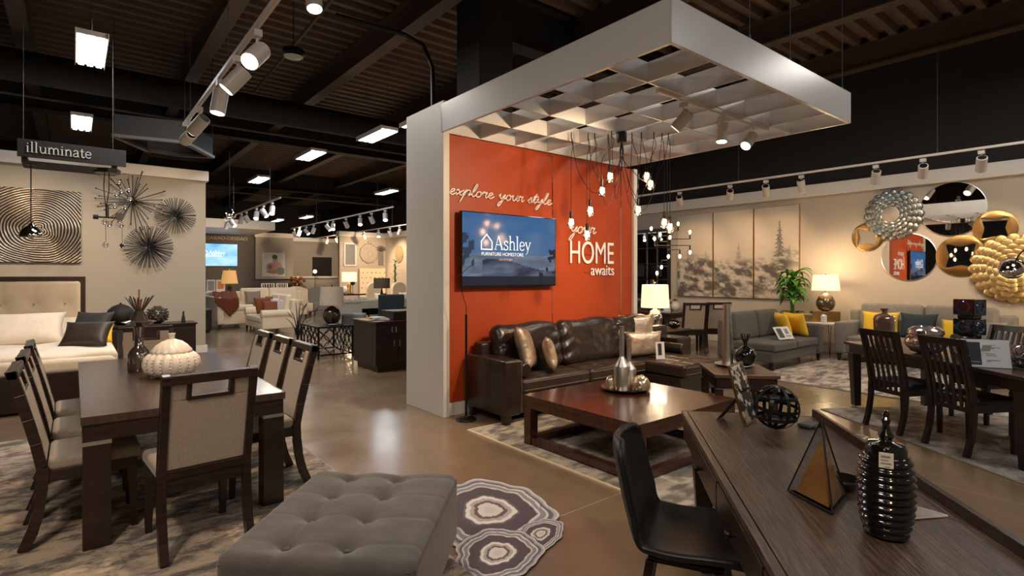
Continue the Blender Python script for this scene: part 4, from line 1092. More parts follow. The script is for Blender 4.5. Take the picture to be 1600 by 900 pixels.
# ---- arc reading lamp by the white wall end
t = thing('arc_floor_lamp', 'thin black floor lamp with bent wire arm beside the white wall end', 'floor lamp', (3.27,4.84,0))
MB().lathe([(.105,0),(.11,.008),(.10,.022),(.02,.03),(.012,.05)],36).build('base', blackm, t, smooth=True)
MB().cyl((0,0,.03),(0,0,1.13),.013,n=12).build('pole', blackm, t)
MB().tube([(0,0,1.13),(0,0,1.22),(-.10,.02,1.52),(.13,.10,1.66)],.004,6).build('wire_arm', blackm, t)

# ================================================================= COFFEE TABLE
t = thing('coffee_table', 'square cherry wood coffee table with open base on the patchwork rug', 'coffee table', (3.20,2.50,.0135))
MB().bx(0,1.37,0,1.32,.405,.446).build('tabletop', cherry, t, bevel=.004)
MB().bx(.01,1.36,.01,.04,.33,.405).bx(.01,1.36,1.28,1.31,.33,.405).bx(.01,.04,.04,1.28,.33,.405).bx(1.33,1.36,.04,1.28,.33,.405).build('apron', cherry, t, bevel=.003)
for x in (.01,1.27):
    for y in (.01,1.22): MB().bx(x,x+.09,y,y+.09,0,.33).build('leg', cherry, t, bevel=.003)
MB().bx(.02,.09,.1,1.22,.01,.07).bx(1.28,1.35,.1,1.22,.01,.07).bx(.1,1.27,1.23,1.30,.01,.07).bx(.1,1.27,.02,.09,.01,.07).build('base_rail', cherry, t, bevel=.003)
CZ = .4605
t = thing('oval_tray', 'round gold rimmed tray on the cherry coffee table', 'tray', (4.09,3.36,CZ))
MB().lathe([(.15,0),(.20,.006),(.235,.025),(.238,.028),(.232,.028),(.20,.011),(.001,.008)],48).build('dish', mat('tray_bronze', (.42,.33,.25), .15, metal=1), t, smooth=True)
def bottle(label, loc, r, h, neck):
    t = thing('steel_bottle', label, 'bottle', loc, 0, 'brushed steel bottles on the tray')
    MB().lathe([(r*.95,0),(r,.004),(r,h*.37),(r*.95,h*.385),(neck*1.3,h*.49),(neck,h*.53)],32).build('body', steel, t, smooth=True)
    MB().lathe([(neck,h*.53),(neck*.95,h*.98),(neck*1.1,h*.985),(neck*1.1,h),(neck*.6,h)],20).build('neck', steel, t, smooth=True)
bottle('taller brushed steel bottle with long neck at the front of the tray', (4.02,3.34,CZ+.011), .076, .60, .023)
bottle('shorter brushed steel bottle with long neck behind on the tray', (4.20,3.40,CZ+.011), .068, .46, .022)
def shell(label, loc, r, h):
    t = thing('glass_shell_ornament', label, 'ornament', loc, 0, 'ribbed glass ornaments on the tray')
    MB().lathe([(r*.8,0),(r,h*.2),(r*.95,h*.5),(r*.7,h*.8),(r*.3,h*.97),(.002,h)],64,fn=lambda a, z: 1+.07*sin(16*a+z*60)).build('body', mat('pearl_glass', (.62,.48,.28), .15, metal=.7, col2=(.85,.76,.6), scale=30), t, smooth='all')
shell('domed gold ribbed glass ornament at the right of the tray', (4.15,3.22,CZ+.012), .085,.14)
shell('small gold ribbed glass cup at the left of the tray', (3.94,3.42,CZ+.012), .045,.13)

# ---- end table with tray
t = thing('end_table', 'dark wooden end table right of the coffee table holding a silver tray', 'side table', (4.78,2.84,.0), math.radians(-46.5))
MB().bx(0,.60,0,.70,.565,.60).build('tabletop', endwood, t, bevel=.004)
MB().bx(.02,.58,.02,.045,.46,.565).bx(.02,.58,.655,.68,.46,.565).bx(.02,.045,.045,.655,.46,.565).bx(.555,.58,.045,.655,.46,.565).build('apron', blackwood, t, bevel=.003)
for x in (.015,.515):
    for y in (.015,.615): MB().bx(x,x+.07,y,y+.07,.0135 if (x < .1) else .0135,.46).build('leg', blackwood, t, bevel=.003)
MB().bx(.05,.55,.05,.65,.06,.09).build('lower_shelf', blackwood, t)
ez = .601
t = thing('silver_tray', 'round silver tray on the end table', 'tray', (5.40,2.98,ez))
MB().lathe([(.13,0),(.17,.006),(.20,.022),(.196,.024),(.16,.009),(.001,.007)],40).build('dish', steel, t, smooth=True)
t = thing('cone_vase', 'tall copper steel cone vase at the left of the silver tray', 'vase', (5.32,3.02,ez+.009), 0, 'tall cone vases on the end table')
MB().lathe([(.050,0),(.051,.01),(.038,.64),(.034,.64),(.034,.6)],24).build('body', steel, t, smooth=True)
t = thing('cone_vase', 'shorter slanted steel cone vase touching the taller one', 'vase', (5.42,3.045,ez+.009), 0, 'tall cone vases on the end table')
MB().lathe([(.040,0),(.041,.01),(.022,.46),(.018,.46)],24).build('body', steel, t, smooth=True)
t = thing('pomegranate_vase', 'glossy black round vase with flared spiky neck on the silver tray', 'vase', (5.47,2.90,ez+.009))
MB().lathe([(.04,0),(.085,.025),(.108,.08),(.105,.125),(.075,.17),(.03,.195),(.018,.205),(.022,.24),(.04,.28)],32).build('body', blackgloss, t, smooth=True)
m = MB()
for k in range(9):
    a = 2*PI*k/9; m.bar((.025*cos(a),.025*sin(a),.25),(.045*cos(a),.045*sin(a),.325),.018,.006,w1=.006)
m.build('spiky_neck', blackgloss, t)

# ================================================================= FOREGROUND DESK
DZ = -48.54
t = thing('desk', 'large grey brown wood desk with raised back lip in the right foreground', 'desk', (2.76,1.85,0), math.radians(DZ))
DW, DLn = .71, 2.15
MB().bx(.035,DW-.004,-DLn,-.018,.735,.76).bx(0,.030,-DLn,-.018,.735,.7605).bx(0,DW-.004,-.016,0,.735,.7605).build('desktop', deskwood, t, bevel=.002)
MB().bx(.005,DW-.005,-DLn+.01,-.01,.722,.735).build('underframe', blackp, t)
MB().bx(DW-.004,DW+.018,-DLn,.004,.62,.80).build('back_lip', espresso, t, bevel=.003)
MB().bx(.01,DW-.01,-.03,-.006,.60,.722).bx(.012,.03,-.34,-.03,.60,.722).bx(.03,.05,-DLn+.02,-.05,.60,.722).build('apron', espresso, t, bevel=.002)
for y0, y1 in ((-1.0,-.36),(-1.65,-1.01),(-2.13,-1.66)):
    d = MB().bx(.0,.028,y0+.004,y1,.595,.720).build('drawer', espresso, t, bevel=.003)
    MB().cyl((-.02,(y0+y1)/2,.66),(0,(y0+y1)/2,.66),.008).sph((-.026,(y0+y1)/2,.66),.014,10,8).build('knob', blackm, d, smooth=True)
for x, y in ((.06,-.34),(DW-.12,-.26),(.10,-DLn+.1),(DW-.10,-DLn+.1)):
    MB().bar((x,y,.60),(x+(.02 if x < .3 else -.02),y+.03,0),.10,.07,(0,1,0),.06,.05).build('leg', espresso, t, bevel=.004)
dm = Matrix.Translation((2.76,1.85,0))@RZ(math.radians(DZ))
def ond(wx, wy): return (wx, wy, .7612)
t = thing('orb_sculpture', 'open black metal band orb near the far end of the desk', 'sculpture', ond(2.80,1.32))
R = .111
for k in range(4): 
    a = PI*k/4+.2; m = MB(); M_ = RX(PI/2); 
    def ring(M2, w=.017, th=.004):
        n = 48; vs = []; fs = []
        for i in range(n):
            b_ = 2*PI*i/n
            for rr, zz in ((R,-w/2),(R,w/2),(R-th,w/2),(R-th,-w/2)): vs.append(M2@Vector((rr*cos(b_),rr*sin(b_),zz))+Vector((0,0,R+.004)))
        for i in range(n):
            j = (i+1)%n
            for q in range(4): fs.append((i*4+q,i*4+(q+1)%4,j*4+(q+1)%4,j*4+q))
        return MB().add(vs, fs)
    ring(RX(.12)@RZ(a)@RX(PI/2)).build('band', blackm, t)
ring(RX(.10), .016).build('band', blackm, t); 
for dz in (-.052,.052):
    n = 48; rr = math.sqrt(R*R-dz*dz)
    MB().lathe([(rr,dz+R-.004),(rr,dz+R+.012),(rr-.004,dz+R+.012),(rr-.004,dz+R-.004),(rr,dz+R-.004)],48).build('band', blackm, t)
MB().sph((R*.62*.5,-R*.9,R+.004),.007,8,6).build('rivet', steel, t)
t = thing('patterned_picture_frame', 'black and white patterned picture frame seen edge on, leaning beside the orb', 'picture frame', ond(2.80,1.46), math.radians(-80))
def zebra(p): return (.62,.55,.47) if fbm(p[1]*38+p[2]*16, p[2]*44, 4, 3) > .50 else (.035,.028,.025)
lean = RY(-.26)
m = MB(); m.grid(lambda u, v: tuple(lean@Vector((.0125, -.10+.20*u, .012+.30*v))), 50, 70)
m.build('patterned_face', mat('zebra_lacquer', attr=1, rough=.25), t, col=zebra, weld=False)
MB().bx(.0,.012,-.105,.105,.004,.32,M=lean).build('frame', gold, t)
MB().hexa([(-.012,-.012,.01),(-.012,.012,.01),(-.015,.012,.01),(-.015,-.012,.01)],[(-.05,-.012,.20),(-.05,.012,.20),(-.06,.012,.20),(-.06,-.012,.20)]).add([(-.01,-.05,.19),(-.01,.05,.19),(-.155,.05,.003),(-.155,-.05,.003),(-.015,-.05,.19),(-.015,.05,.19),(-.160,.05,.003),(-.160,-.05,.003)],[(0,1,2,3),(4,7,6,5),(0,4,5,1),(2,6,7,3),(0,3,7,4),(1,5,6,2)]).build('easel_back', blackp, t)
t = thing('stone_coaster_stack', 'small dark stones lying behind the black orb on the desk', 'ornament', ond(2.98,1.24))
MB().rbox(-.05,.05,-.035,.035,0,.02,.01,m=3).build('slab', mat('slate', (.06,.07,.085), .6), t, smooth=True)
MB().rbox(-.03,.02,-.075,-.04,0,.018,.009,m=3).build('slab', MATS['slate'], t, smooth=True)
# glass pyramid
t = thing('glass_pyramid', 'clear glass pyramid with copper leaf inner pyramid on the desk', 'ornament', ond(2.03,.80), math.radians(3))
def pyr(h, r, z0, rot=0, ang=(215,335,90)):
    P = [(r*cos(math.radians(a+rot)), r*sin(math.radians(a+rot)), z0) for a in ang]
    return MB().add(P+[(0,0,h)], [(0,1,3),(1,2,3),(2,0,3),(0,2,1)]), P
m, P = pyr(.285,.112,.006); m.build('glass_shell', mat('thin_glass', (.80,.80,.82), .0, trans=1, ior=1.12), t)
m2, _ = pyr(.215,.082,.012); m2.build('copper_core', bronze, t)
m = MB()
for i in range(3): m.bar(P[i],P[(i+1)%3],.006,.006).bar(P[i],(0,0,.285),.005,.005)
m.build('metal_edges', blackm, t)
MB().add([(*p[:2],.001) for p in P]+[(*p[:2],.006) for p in P],[(0,2,1),(3,4,5),(0,1,4,3),(1,2,5,4),(2,0,3,5)]).build('base_plate', smoke, t)
# ringed jar
t = thing('ringed_jar', 'tall glossy black ringed jar with finial lid and price tag on the desk', 'jar', ond(1.925,.575))
pr = []
for i in range(61):
    z = .006+.235*i/60; s_ = (z-.006)/.235; env = .050+.021*sin(PI*min(1,.06+s_*.86))**.7+.006*s_
    pr.append((env*(1+.06*sin(i*PI*2/5.5)), z))
MB().lathe([(.045,0)]+pr+[(.052,.246),(.03,.246)],48).build('body', blackgloss, t, smooth='all')
MB().lathe([(.050,.240),(.056,.246),(.055,.264),(.048,.278),(.028,.283),(.018,.286),(.016,.292),(.022,.300),(.021,.306),(.012,.318),(.009,.335),(.012,.345),(.013,.350),(.008,.358),(.011,.365),(.008,.374),(.001,.378)],32).build('lid', blackgloss, t, smooth=True)
tg = MB().bx(-.018,.018,-.001,.001,0,.045).build('price_tag', tagm, t, loc=(-.066,-.020,.222), rot=(0.05,0,math.radians(-70)))
MB().bx(-.013,.012,-.002,-.001,.012,.016).bx(-.013,.006,-.002,-.001,.022,.025).bx(-.013,.010,-.002,-.001,.031,.037).build('tag_print', inkgrey, tg)
t = thing('dark_bowl', 'small dark bowl mostly hidden behind the ringed jar', 'bowl', ond(2.22,.80))
MB().lathe([(.03,0),(.05,.01),(.07,.035),(.066,.037),(.045,.014),(.001,.008)],28).build('body', blackgloss, t, smooth=True)
t = thing('folded_price_card', 'flat wedge shaped brown card with white edge right of the ringed jar', 'card', ond(2.13,.56), math.radians(-5))
MB().add([(-.06,.01,0),(.10,-.06,0),(.03,.09,0),(-.06,.01,.012),(.10,-.06,.006),(.03,.09,.03)],[(0,2,1),(3,4,5),(0,1,4,3),(1,2,5,4),(2,0,3,5)]).build('card', mat('brown_card', (.14,.10,.075), .35), t)
MB().bar((-.06,.01,.006),(.10,-.06,.003),.004,.006).build('white_edge', paper, t)
# ---- bucket chair at the desk
t = thing('bucket_chair', 'black leather bucket chair tucked under the foreground desk', 'chair', (2.01,1.32,0), math.radians(-48.54-90-13))
t.scale = (1,1,.965)
PR = [(.235,.435),(.19,.452),(.10,.450),(0,.442),(-.08,.442),(-.15,.455),(-.195,.50),(-.225,.57),(-.25,.66),(-.27,.76),(-.285,.84),(-.29,.895)]
PC = catmull(PR, 3)
def bucket(u, v):
    k = v*(len(PC)-1); i = min(int(k), len(PC)-2); f = k-i; y = PC[i][0]*(1-f)+PC[i+1][0]*f; z = PC[i][1]*(1-f)+PC[i+1][1]*f
    a = (u-.5)*2; w = .245-.035*max(0,(v-.5)/.5); 
    if v > .90: w *= math.sqrt(max(.0,1-((v-.90)/.105)**2))*.55+.45
    if v < .08: w *= .85+.15*v/.08
    bk = max(0, min(1, (v-.42)/.25)); x = a*w
    return (x, y+.085*bk*abs(a)**2.4*(1-.35*v), z+.055*(1-bk)*abs(a)**3+.0*bk)
MB().grid(bucket, 20, 44).build('shell', blackleather, t, smooth='all', solid=.032)
o = t.children[0]; sb = o.modifiers.new('sub','SUBSURF'); sb.levels = sb.render_levels = 1
m = MB(); m.tube([bucket(1, i/30) for i in range(2,30)], .0035, 5).tube([bucket(0, i/30) for i in range(2,30)], .0035, 5)
m.build('seam', blackm, t, smooth=True)
MB().bx(-.15,.15,-.14,.15,.405,.425).build('seat_frame', blackm, t)
for x in (-1,1):
    for y in (-1,1): MB().bar((x*.14,y*.13,.41),(x*.215,y*.20,0),.035,.035,(0,1,0),.022,.022).build('leg', blackwood, t, bevel=.004)

# ================================================================= RIGHT DINING SET
t = thing('dining_table', 'long very dark dining table with slat back chairs on the right', 'table', (5.71,.79,.0125), math.radians(-39.4))
MB().bx(0,1.02,0,2.32,.715,.748).build('tabletop', mat('right_table_wood', (.045,.026,.018), .25, col2=(.065,.038,.026), scale=4, stretch=(1,6,1)), t, bevel=.005)
MB().bx(.04,.98,.04,.07,.62,.715).bx(.04,.98,2.25,2.28,.62,.715).bx(.04,.07,.07,2.25,.62,.715).bx(.95,.98,.07,2.25,.62,.715).build('apron', blackwood, t)
for x in (.03,.89):
    for y in (.03,2.19): MB().bar((x+.05,y+.05,.62),(x+.05+(.02 if x < .1 else -.02),y+.05,0),.10,.10,(0,1,0),.075,.075).build('leg', blackwood, t, bevel=.004)
def slat_chair(label, loc, rz):
    t = thing('slat_back_chair', label, 'chair', loc, rz, 'slat back chairs at the right table')
    YB = lambda z: -.20-.115*max(0,(z-.45)/.53)**1.3
    for sx in (-1,1):
        m = MB(); zs = [.45,.58,.72,.86,.985]
        for a, b_ in zip(zs, zs[1:]): m.bar((sx*.195,YB(a),a),(sx*.198,YB(b_),b_+.001),.036,.038,(0,1,0))
        m.build('back_post', blackwood, t, bevel=.002, weld=False)
        m = MB(); P = [(.45,-.20),(.3,-.205),(.15,-.23),(0,-.275)]
        for (z0,y0),(z1,y1) in zip(P, P[1:]): m.bar((sx*.195,y0,z0),(sx*.195,y1,z1),.038,.042,(0,1,0))
        m.build('leg', blackwood, t)
        MB().bar((sx*.195,.19,.42),(sx*.195,.20,0),.042,.042,(0,1,0),.034,.034).build('leg', blackwood, t, bevel=.003)
    m = MB(); n = 6
    for i in range(n):
        x0, x1 = -.215+.43*i/n, -.215+.43*(i+1)/n; c = lambda x: -.02*(1-(x/.215)**2)
        m.bar((x0,YB(.965)+c(x0),.965),(x1,YB(.965)+c(x1),.965),.045,.030,(0,0,1)) if False else m.hexa([(x0,YB(.93)+c(x0)-.014,.93),(x1,YB(.93)+c(x1)-.014,.93),(x1,YB(.93)+c(x1)+.014,.93),(x0,YB(.93)+c(x0)+.014,.93)],[(x0,YB(.99)+c(x0)-.014,.995),(x1,YB(.99)+c(x1)-.014,.995),(x1,YB(.99)+c(x1)+.014,.995),(x0,YB(.99)+c(x0)+.014,.995)])
    m.build('top_rail', blackwood, t, bevel=.002)
    MB().bx(-.18,.18,-.212,-.190,.36,.40).bx(-.18,.18,-.212,-.190,.455,.485).build('lower_rail', blackwood, t, bevel=.002)
    for i in range(6):
        x = -.15+.06*i; m = MB(); zs = [.39,.55,.72,.94]; 
        for a, b_ in zip(zs, zs[1:]): m.bar((x,YB(a)-.02*(1-(x/.215)**2)*(a-.39)/.55-.0,a),(x*1.02,YB(b_)-.02*(1-(x/.215)**2)*(b_-.39)/.55,b_+.001),.026,.012,(0,1,0))
        m.build('back_slat', blackwood, t)
    MB().bx(-.205,.205,.19,.215,.37,.44).bx(-.215,-.19,-.19,.2,.37,.44).bx(.19,.215,-.19,.2,.37,.44).build('seat_frame', blackwood, t, bevel=.002)
    MB().rbox(-.225,.225,-.185,.235,.435,.485,.022,.015).build('seat', blackleather, t, smooth=True)
    return t
RG = math.radians(61-180)  # chair faces +x' of table
def face(ang): return math.radians(ang-90)
sc1 = slat_chair('slat back chair at the left end of the right table, its back to the viewer', (6.50,1.78,.0125), face(-27))
dup(sc1, (6.20,1.20,.0125), face(-30), 'nearer slat back chair just left of the big price card, its back to the viewer')
dup(sc1, (7.55,1.35,.0125), face(148), 'slat back chair on the far side of the right table, left one')
dup(sc1, (7.05,.78,.0125), face(146), 'slat back chair on the far side of the right table, cut by the photo edge')
dz = .762
t = thing('amber_glass_vase', 'tall square amber glass vase at the left end of the right table', 'vase', (6.98,2.10,dz))
MB().lathe([(.085,0),(.09,.01),(.10,.20),(.105,.31),(.09,.345),(.035,.37),(.03,.40),(.045,.41),(.045,.425),(.03,.425)],4*6,fn=lambda a, z: 1/max(abs(cos(a)),abs(sin(a)))**(.55 if z < .35 else 0)*.93).build('body', pinkg, t, smooth=True)
t = thing('glass_bowl_vase', 'wide round mercury glass bowl on the right table', 'vase', (6.72,1.66,dz))
MB().lathe([(.07,0),(.13,.02),(.175,.08),(.18,.12),(.16,.165),(.14,.18),(.155,.20),(.15,.235),(.11,.265),(.09,.27),(.085,.262)],36).build('body', mercury, t, smooth=True)
t = thing('totem_vase', 'tall glossy blue black notched tower vase on the right table', 'vase', (6.95,1.36,dz), math.radians(-20))
m = MB(); z = 0
bluegl = mat('blue_black_glaze', (.006,.009,.016), .06, coat=1)
for i, (h, w) in enumerate(((.16,.095),(.035,.07),(.16,.095),(.035,.07),(.16,.095))):
    m.bx(-w,w,-w,w,z,z+h); z += h
o = m.build('body', bluegl, t, bevel=.008)
for zc in (.08,.275,.47):
    m = MB()
    for s_ in (-1,1): m.torus((.0,s_*.092,zc),.052,.012,24,6,'y').torus((s_*.092,0,zc),.052,.012,24,6,'x')
    m.build('round_niche', mat('navy_glaze', (.02,.05,.11), .08, coat=1), t, smooth=True)
t = thing('shell_plate', 'dark mottled shell shaped plate leaning between bowl and price card', 'plate', (6.48,1.36,dz), math.radians(-25))
MB().lathe([(.001,0),(.09,.01),(.12,.03),(.118,.034),(.085,.016),(.001,.008)],28,fn=lambda a, z: 1+.03*sin(11*a)).build('plate', mat('mottled_glaze', (.05,.035,.02), .2, col2=(.16,.12,.06), scale=30), t, smooth=True, rot=(1.1,0,0), loc=(0,0,.11))
t = thing('price_sign', 'large white framed price card with dark picture on the right table', 'sign', (6.07,1.07,dz), math.radians(-62))
ln = RX(-.28)
MB().bx(-.165,.165,-.006,.006,0,.24,M=ln).build('card', paper, t, bevel=.002)
MB().bx(-.135,-.035,-.0075,-.006,.02,.215,M=ln).build('dark_picture', ink, t)
m = MB().bx(-.125,-.045,-.009,-.0075,.04,.05,M=ln)
for z, x1 in ((.19,.07),(.17,.10),(.16,.06),(.115,.06),(.10,.07),(.06,.09),(.05,.03)): m.bx(0,x1,-.0075,-.006,z,z+.005,M=ln)
m.build('print_lines', inkgrey, t)
MB().add([(-.03,.01,.19),(.03,.01,.19),(.03,.11,0),(-.03,.11,0),(-.03,.005,.19),(.03,.005,.19),(.03,.104,0),(-.03,.104,0)],[(0,1,2,3),(4,7,6,5),(0,4,5,1),(2,6,7,3),(0,3,7,4),(1,5,6,2)]).build('easel_back', paper, t)
t = thing('red_succulent_bowl', 'pale bowl with dark red spiky leaves behind the price card', 'plant', (6.62,.98,dz))
MB().lathe([(.04,0),(.09,.02),(.12,.07),(.115,.07),(.08,.03),(.001,.02)],28).build('bowl', mercury, t, smooth=True)
m = MB()
for k in range(26):
    a = k*2.4; L = .07+.05*(k%3)/2; m.bar((.02*cos(a),.02*sin(a),.05),((.02+L)*cos(a),(.02+L)*sin(a),.08+L*.6),.018,.006,w1=.003,d1=.002)
m.build('leaves', redleaf, t)
t = thing('terrarium_globe', 'clear glass globe filled with dark pebbles at the right edge of the table', 'vase', (6.27,.86,dz))
MB().lathe([(.05,0),(.10,.03),(.125,.09),(.12,.14),(.09,.185),(.06,.20),(.055,.197),(.085,.18),(.115,.14),(.118,.09),(.09,.035),(.001,.01)],32).build('glass_globe', glass, t, smooth=True)
m = MB(); rnd = random.Random(5)
for k in range(60):
    a = rnd.uniform(0,6.28); r = rnd.uniform(0,.085); z = rnd.uniform(.03,.10); m.sph((r*cos(a),r*sin(a),z),.016,6,5)
m.build('pebbles', mat('dark_pebbles', (.05,.045,.045), .4), t, smooth=True)['kind'] = 'stuff'
t = thing('silver_platter', 'flat silver platter under the glass globe', 'tray', (6.10,.78,dz-.0))
bpy.data.objects.remove(t)

# ================================================================= RIGHT LOUNGE
def sofa(label, loc, rz, L, D, m_, arms=(1,1), seats=2, seat_z=.44, arm_z=.65, back_z=.86, group=None, rolled=False, legm=blackwood, backs=None, cushion_h=.42):
    t = thing('sofa', label, 'sofa', loc, rz, group); aw = .20
    x0 = aw if arms[0] else 0; x1 = L-(aw if arms[1] else 0)
    MB().rbox(x0,x1,.03,D-.12,.13,.30,.02,m=3).build('base', m_, t, smooth=True)
    MB().rbox(0,L,D-.20,D,.13,back_z-.10,.05,m=3).build('back_frame', m_, t, smooth=True)
    for k in (0,1):
        if arms[k]:
            a0 = 0 if k == 0 else L-aw
            if rolled: MB().rbox(a0+.03,a0+aw-.03,.02,D-.05,.13,arm_z-.08,.03,m=3).cyl((a0+aw/2,0,arm_z-.09),(a0+aw/2,D-.08,arm_z-.09),.105,n=20).build('armrest', m_, t, smooth=True)
            else: MB().rbox(a0,a0+aw,.0,D-.03,.13,arm_z,.045,m=3).build('armrest', m_, t, smooth=True)
    w = (x1-x0)/seats
    for i in range(seats): MB().rbox(x0+w*i+.005,x0+w*(i+1)-.005,.0,D-.20,.30,seat_z,.035,.015,m=6).build('seat_cushion', m_, t, smooth=True)
    nb = backs or seats; w = (x1-x0)/nb
    for i in range(nb): MB().rbox(-w/2+.005,w/2-.005,-.09,.09,0,back_z-seat_z+.04,.07,m=6).build('back_cushion', m_, t, smooth=True, loc=(x0+w*(i+.5),D-.28,seat_z-.01), rot=(-.16,0,0))
    for x in (.07,L-.07):
        for y in (.06,D-.08): MB().bar((x,y,.14),(x,y,0),.055,.055,(0,1,0),.035,.035).build('leg', legm, t)
    return t
sofa('dark grey loveseat with one right arm, in front of the plant and lamp', (8.68,4.12,.0125), 0, 1.86, 1.0, sofagrey, (0,1), 2, .43, .66, .88)
pil('throw_pillow', 'bright yellow pillow on the grey loveseat, left and front one', yellow, (9.95,4.50,.46), .50,.44,.16,.30,.75,group='yellow pillows on the grey loveseat')
pil('throw_pillow', 'bright yellow pillow on the grey loveseat, right one touching the arm', yellow, (10.24,4.42,.46), .48,.44,.16,.30,1.15,group='yellow pillows on the grey loveseat')
t = thing('price_sign', 'white framed price card lying tilted on the grey loveseat seat', 'sign', (9.42,4.26,.462), -.25)
MB().bx(-.18,.18,-.006,.006,0,.24,M=RX(-.6)).build('card', paper, t); MB().bx(-.14,-.02,-.008,-.006,.03,.21,M=RX(-.6)).build('dark_picture', ink, t)
MB().bx(.04,.12,-.008,-.006,.10,.20,M=RX(-.6)).bx(.02,.14,-.008,-.006,.05,.07,M=RX(-.6)).build('print_lines', inkgrey, t)
sofa('light grey sofa with buttoned back under the round mirrors', (10.72,4.02,.0125), -PI/2, 2.35, .95, sofagrey2, (1,1), 2, .45, .70, 1.0, backs=2)
pil('throw_pillow', 'large yellow pillow at the left end of the light grey sofa', yellow, (11.12,3.42,.46), .56,.46,.16,.3,-PI/2+.15,group='pillows on the light grey sofa')
pil('throw_pillow', 'dark navy pillow in the middle of the light grey sofa', navy, (11.15,2.88,.46), .54,.46,.16,.3,-PI/2,group='pillows on the light grey sofa')
pil('throw_pillow', 'small yellow pillow partly hidden by the black tower vase', yellow, (11.12,2.36,.46), .40,.38,.14,.3,-PI/2,group='pillows on the light grey sofa')
pil('throw_pillow', 'pale grey pillow at the right end of the light grey sofa', sofagrey2, (11.10,2.02,.46), .50,.40,.16,.45,-PI/2-.3,group='pillows on the light grey sofa')
t = thing('hairpin_side_table', 'thin white topped side table with black hairpin legs between sofa and loveseat', 'side table', (10.92,4.12,0))
MB().bx(0,.66,0,.66,.625,.65).build('tabletop', whitep, t, bevel=.003)
for x, y in ((.06,.06),(.6,.06),(.06,.6),(.6,.6)): MB().tube([(x-.06 if x < .3 else x+.03,y,.625),(x,y,.012),(x+.06 if x < .3 else x-.05,y,.625)],.005,6).build('leg', blackm, t)
def table_lamp(label, loc, base, bm_, sh, shm, power, tint=(1,.72,.42), group=None, sq=False):
    t = thing('table_lamp', label, 'lamp', loc, 0, group)
    MB().lathe(base, 28).build('base', bm_, t, smooth=True)
    z0, z1, r0, r1 = sh; zt = base[-1][1]
    MB().cyl((0,0,zt-.01),(0,0,z1+.02),.007,n=8).sph((0,0,z1+.03),.013,8,6).build('stem', blackm, t)
    MB().lathe([(r0,z0),(r1,z1),(r1-.006,z1),(r0-.006,z0),(r0,z0)],4 if sq else 40).build('lamp_shade', shm, t, smooth=not sq)
    if power: lamp('POINT', (loc[0],loc[1],loc[2]+z1+.06), power, tint, shadow_soft_size=.06); lamp('POINT', (loc[0],loc[1],loc[2]+z0-.02), power*.6, tint, shadow_soft_size=.06)
    return t
t = thing('gold_box', 'low gold box with dark front at the left on the hairpin table', 'box', (11.1,4.62,.651), -.9)
MB().bx(-.16,.16,-.09,.09,0,.15).build('body', gold, t, bevel=.004); MB().bx(-.14,.14,-.094,-.09,.015,.135).build('dark_front', mat('woven_bronze', (.14,.09,.04), .5, metal=.5, col2=(.3,.2,.09), scale=60), t)
t = thing('gold_box', 'larger plain gold box carrying the round based table lamp', 'box', (11.28,4.38,.651), -.9)
MB().bx(-.24,.24,-.09,.10,0,.20).build('body', gold, t, bevel=.004); MB().bx(-.243,.243,-.093,.103,.20,.206).build('lid', gold, t)
t = thing('candle_jar', 'small clear candle jar with white label in front of the gold boxes', 'candle', (11.02,4.30,.651))
MB().lathe([(.045,0),(.05,.01),(.05,.13),(.03,.15),(.03,.16),(.001,.16)],18).build('jar', paper, t, smooth=True)
table_lamp('lit table lamp with bronze ball base beside the green plant', (11.28,4.37,.858), [(.06,0),(.13,.04),(.165,.12),(.16,.20),(.12,.28),(.05,.33),(.02,.345)], mat('bronze_ball', (.16,.11,.07), .25, metal=.8, col2=(.28,.2,.13), scale=20), (.40,.70,.245,.215), shade_on, 14)
t = thing('potted_plant', 'leafy green plant in a pale pot left of the ball based lamp', 'plant', (11.25,4.98,0))
MB().lathe([(.12,0),(.13,.02),(.16,.55),(.17,.80),(.16,.80),(.15,.76),(.001,.76)],24).build('pot', potm, t, smooth=True)
rnd = random.Random(11)
m = MB()
for k in range(7):
    a = k*.9; m.tube([(.02*cos(a),.02*sin(a),.76),(.04*cos(a),.04*sin(a),1.1),(.09*cos(a),.09*sin(a),1.35)],.008,5)
m.build('stems', leafm, t)
def leaf(p, a, L, w, droop, up):
    m = MB(); d = Vector((cos(a),sin(a),0)); sd = Vector((-sin(a),cos(a),0)); p = Vector(p)
    def f(u, v):
        c = p+d*L*u*(1-.2*u)+Vector((0,0,up*L*u-droop*L*u*u)); ww = w*sin(PI*min(1,.06+u*.94))**.8*(1-.3*u)
        return c+sd*ww*(v-.5)*2+Vector((0,0,.12*w*abs(v-.5)*4))
    return m.grid(f, 8, 4)
for k in range(58):
    a = k*2.399; z = 1.0+.62*rnd.random(); r = .05
    leaf((r*cos(a),r*sin(a),z), a,   .24+.20*rnd.random(), .06+.03*rnd.random(), .9+.4*rnd.random(), .8+.4*rnd.random()).build('leaf', leafm, t, smooth='all')
for k in range(10):
    a = k*.63; leaf((.1*cos(a),.1*sin(a),.8), a, .16, .05, .8, .7).build('leaf', mat('olive_leaf', (.11,.10,.02), .45), t, smooth='all')
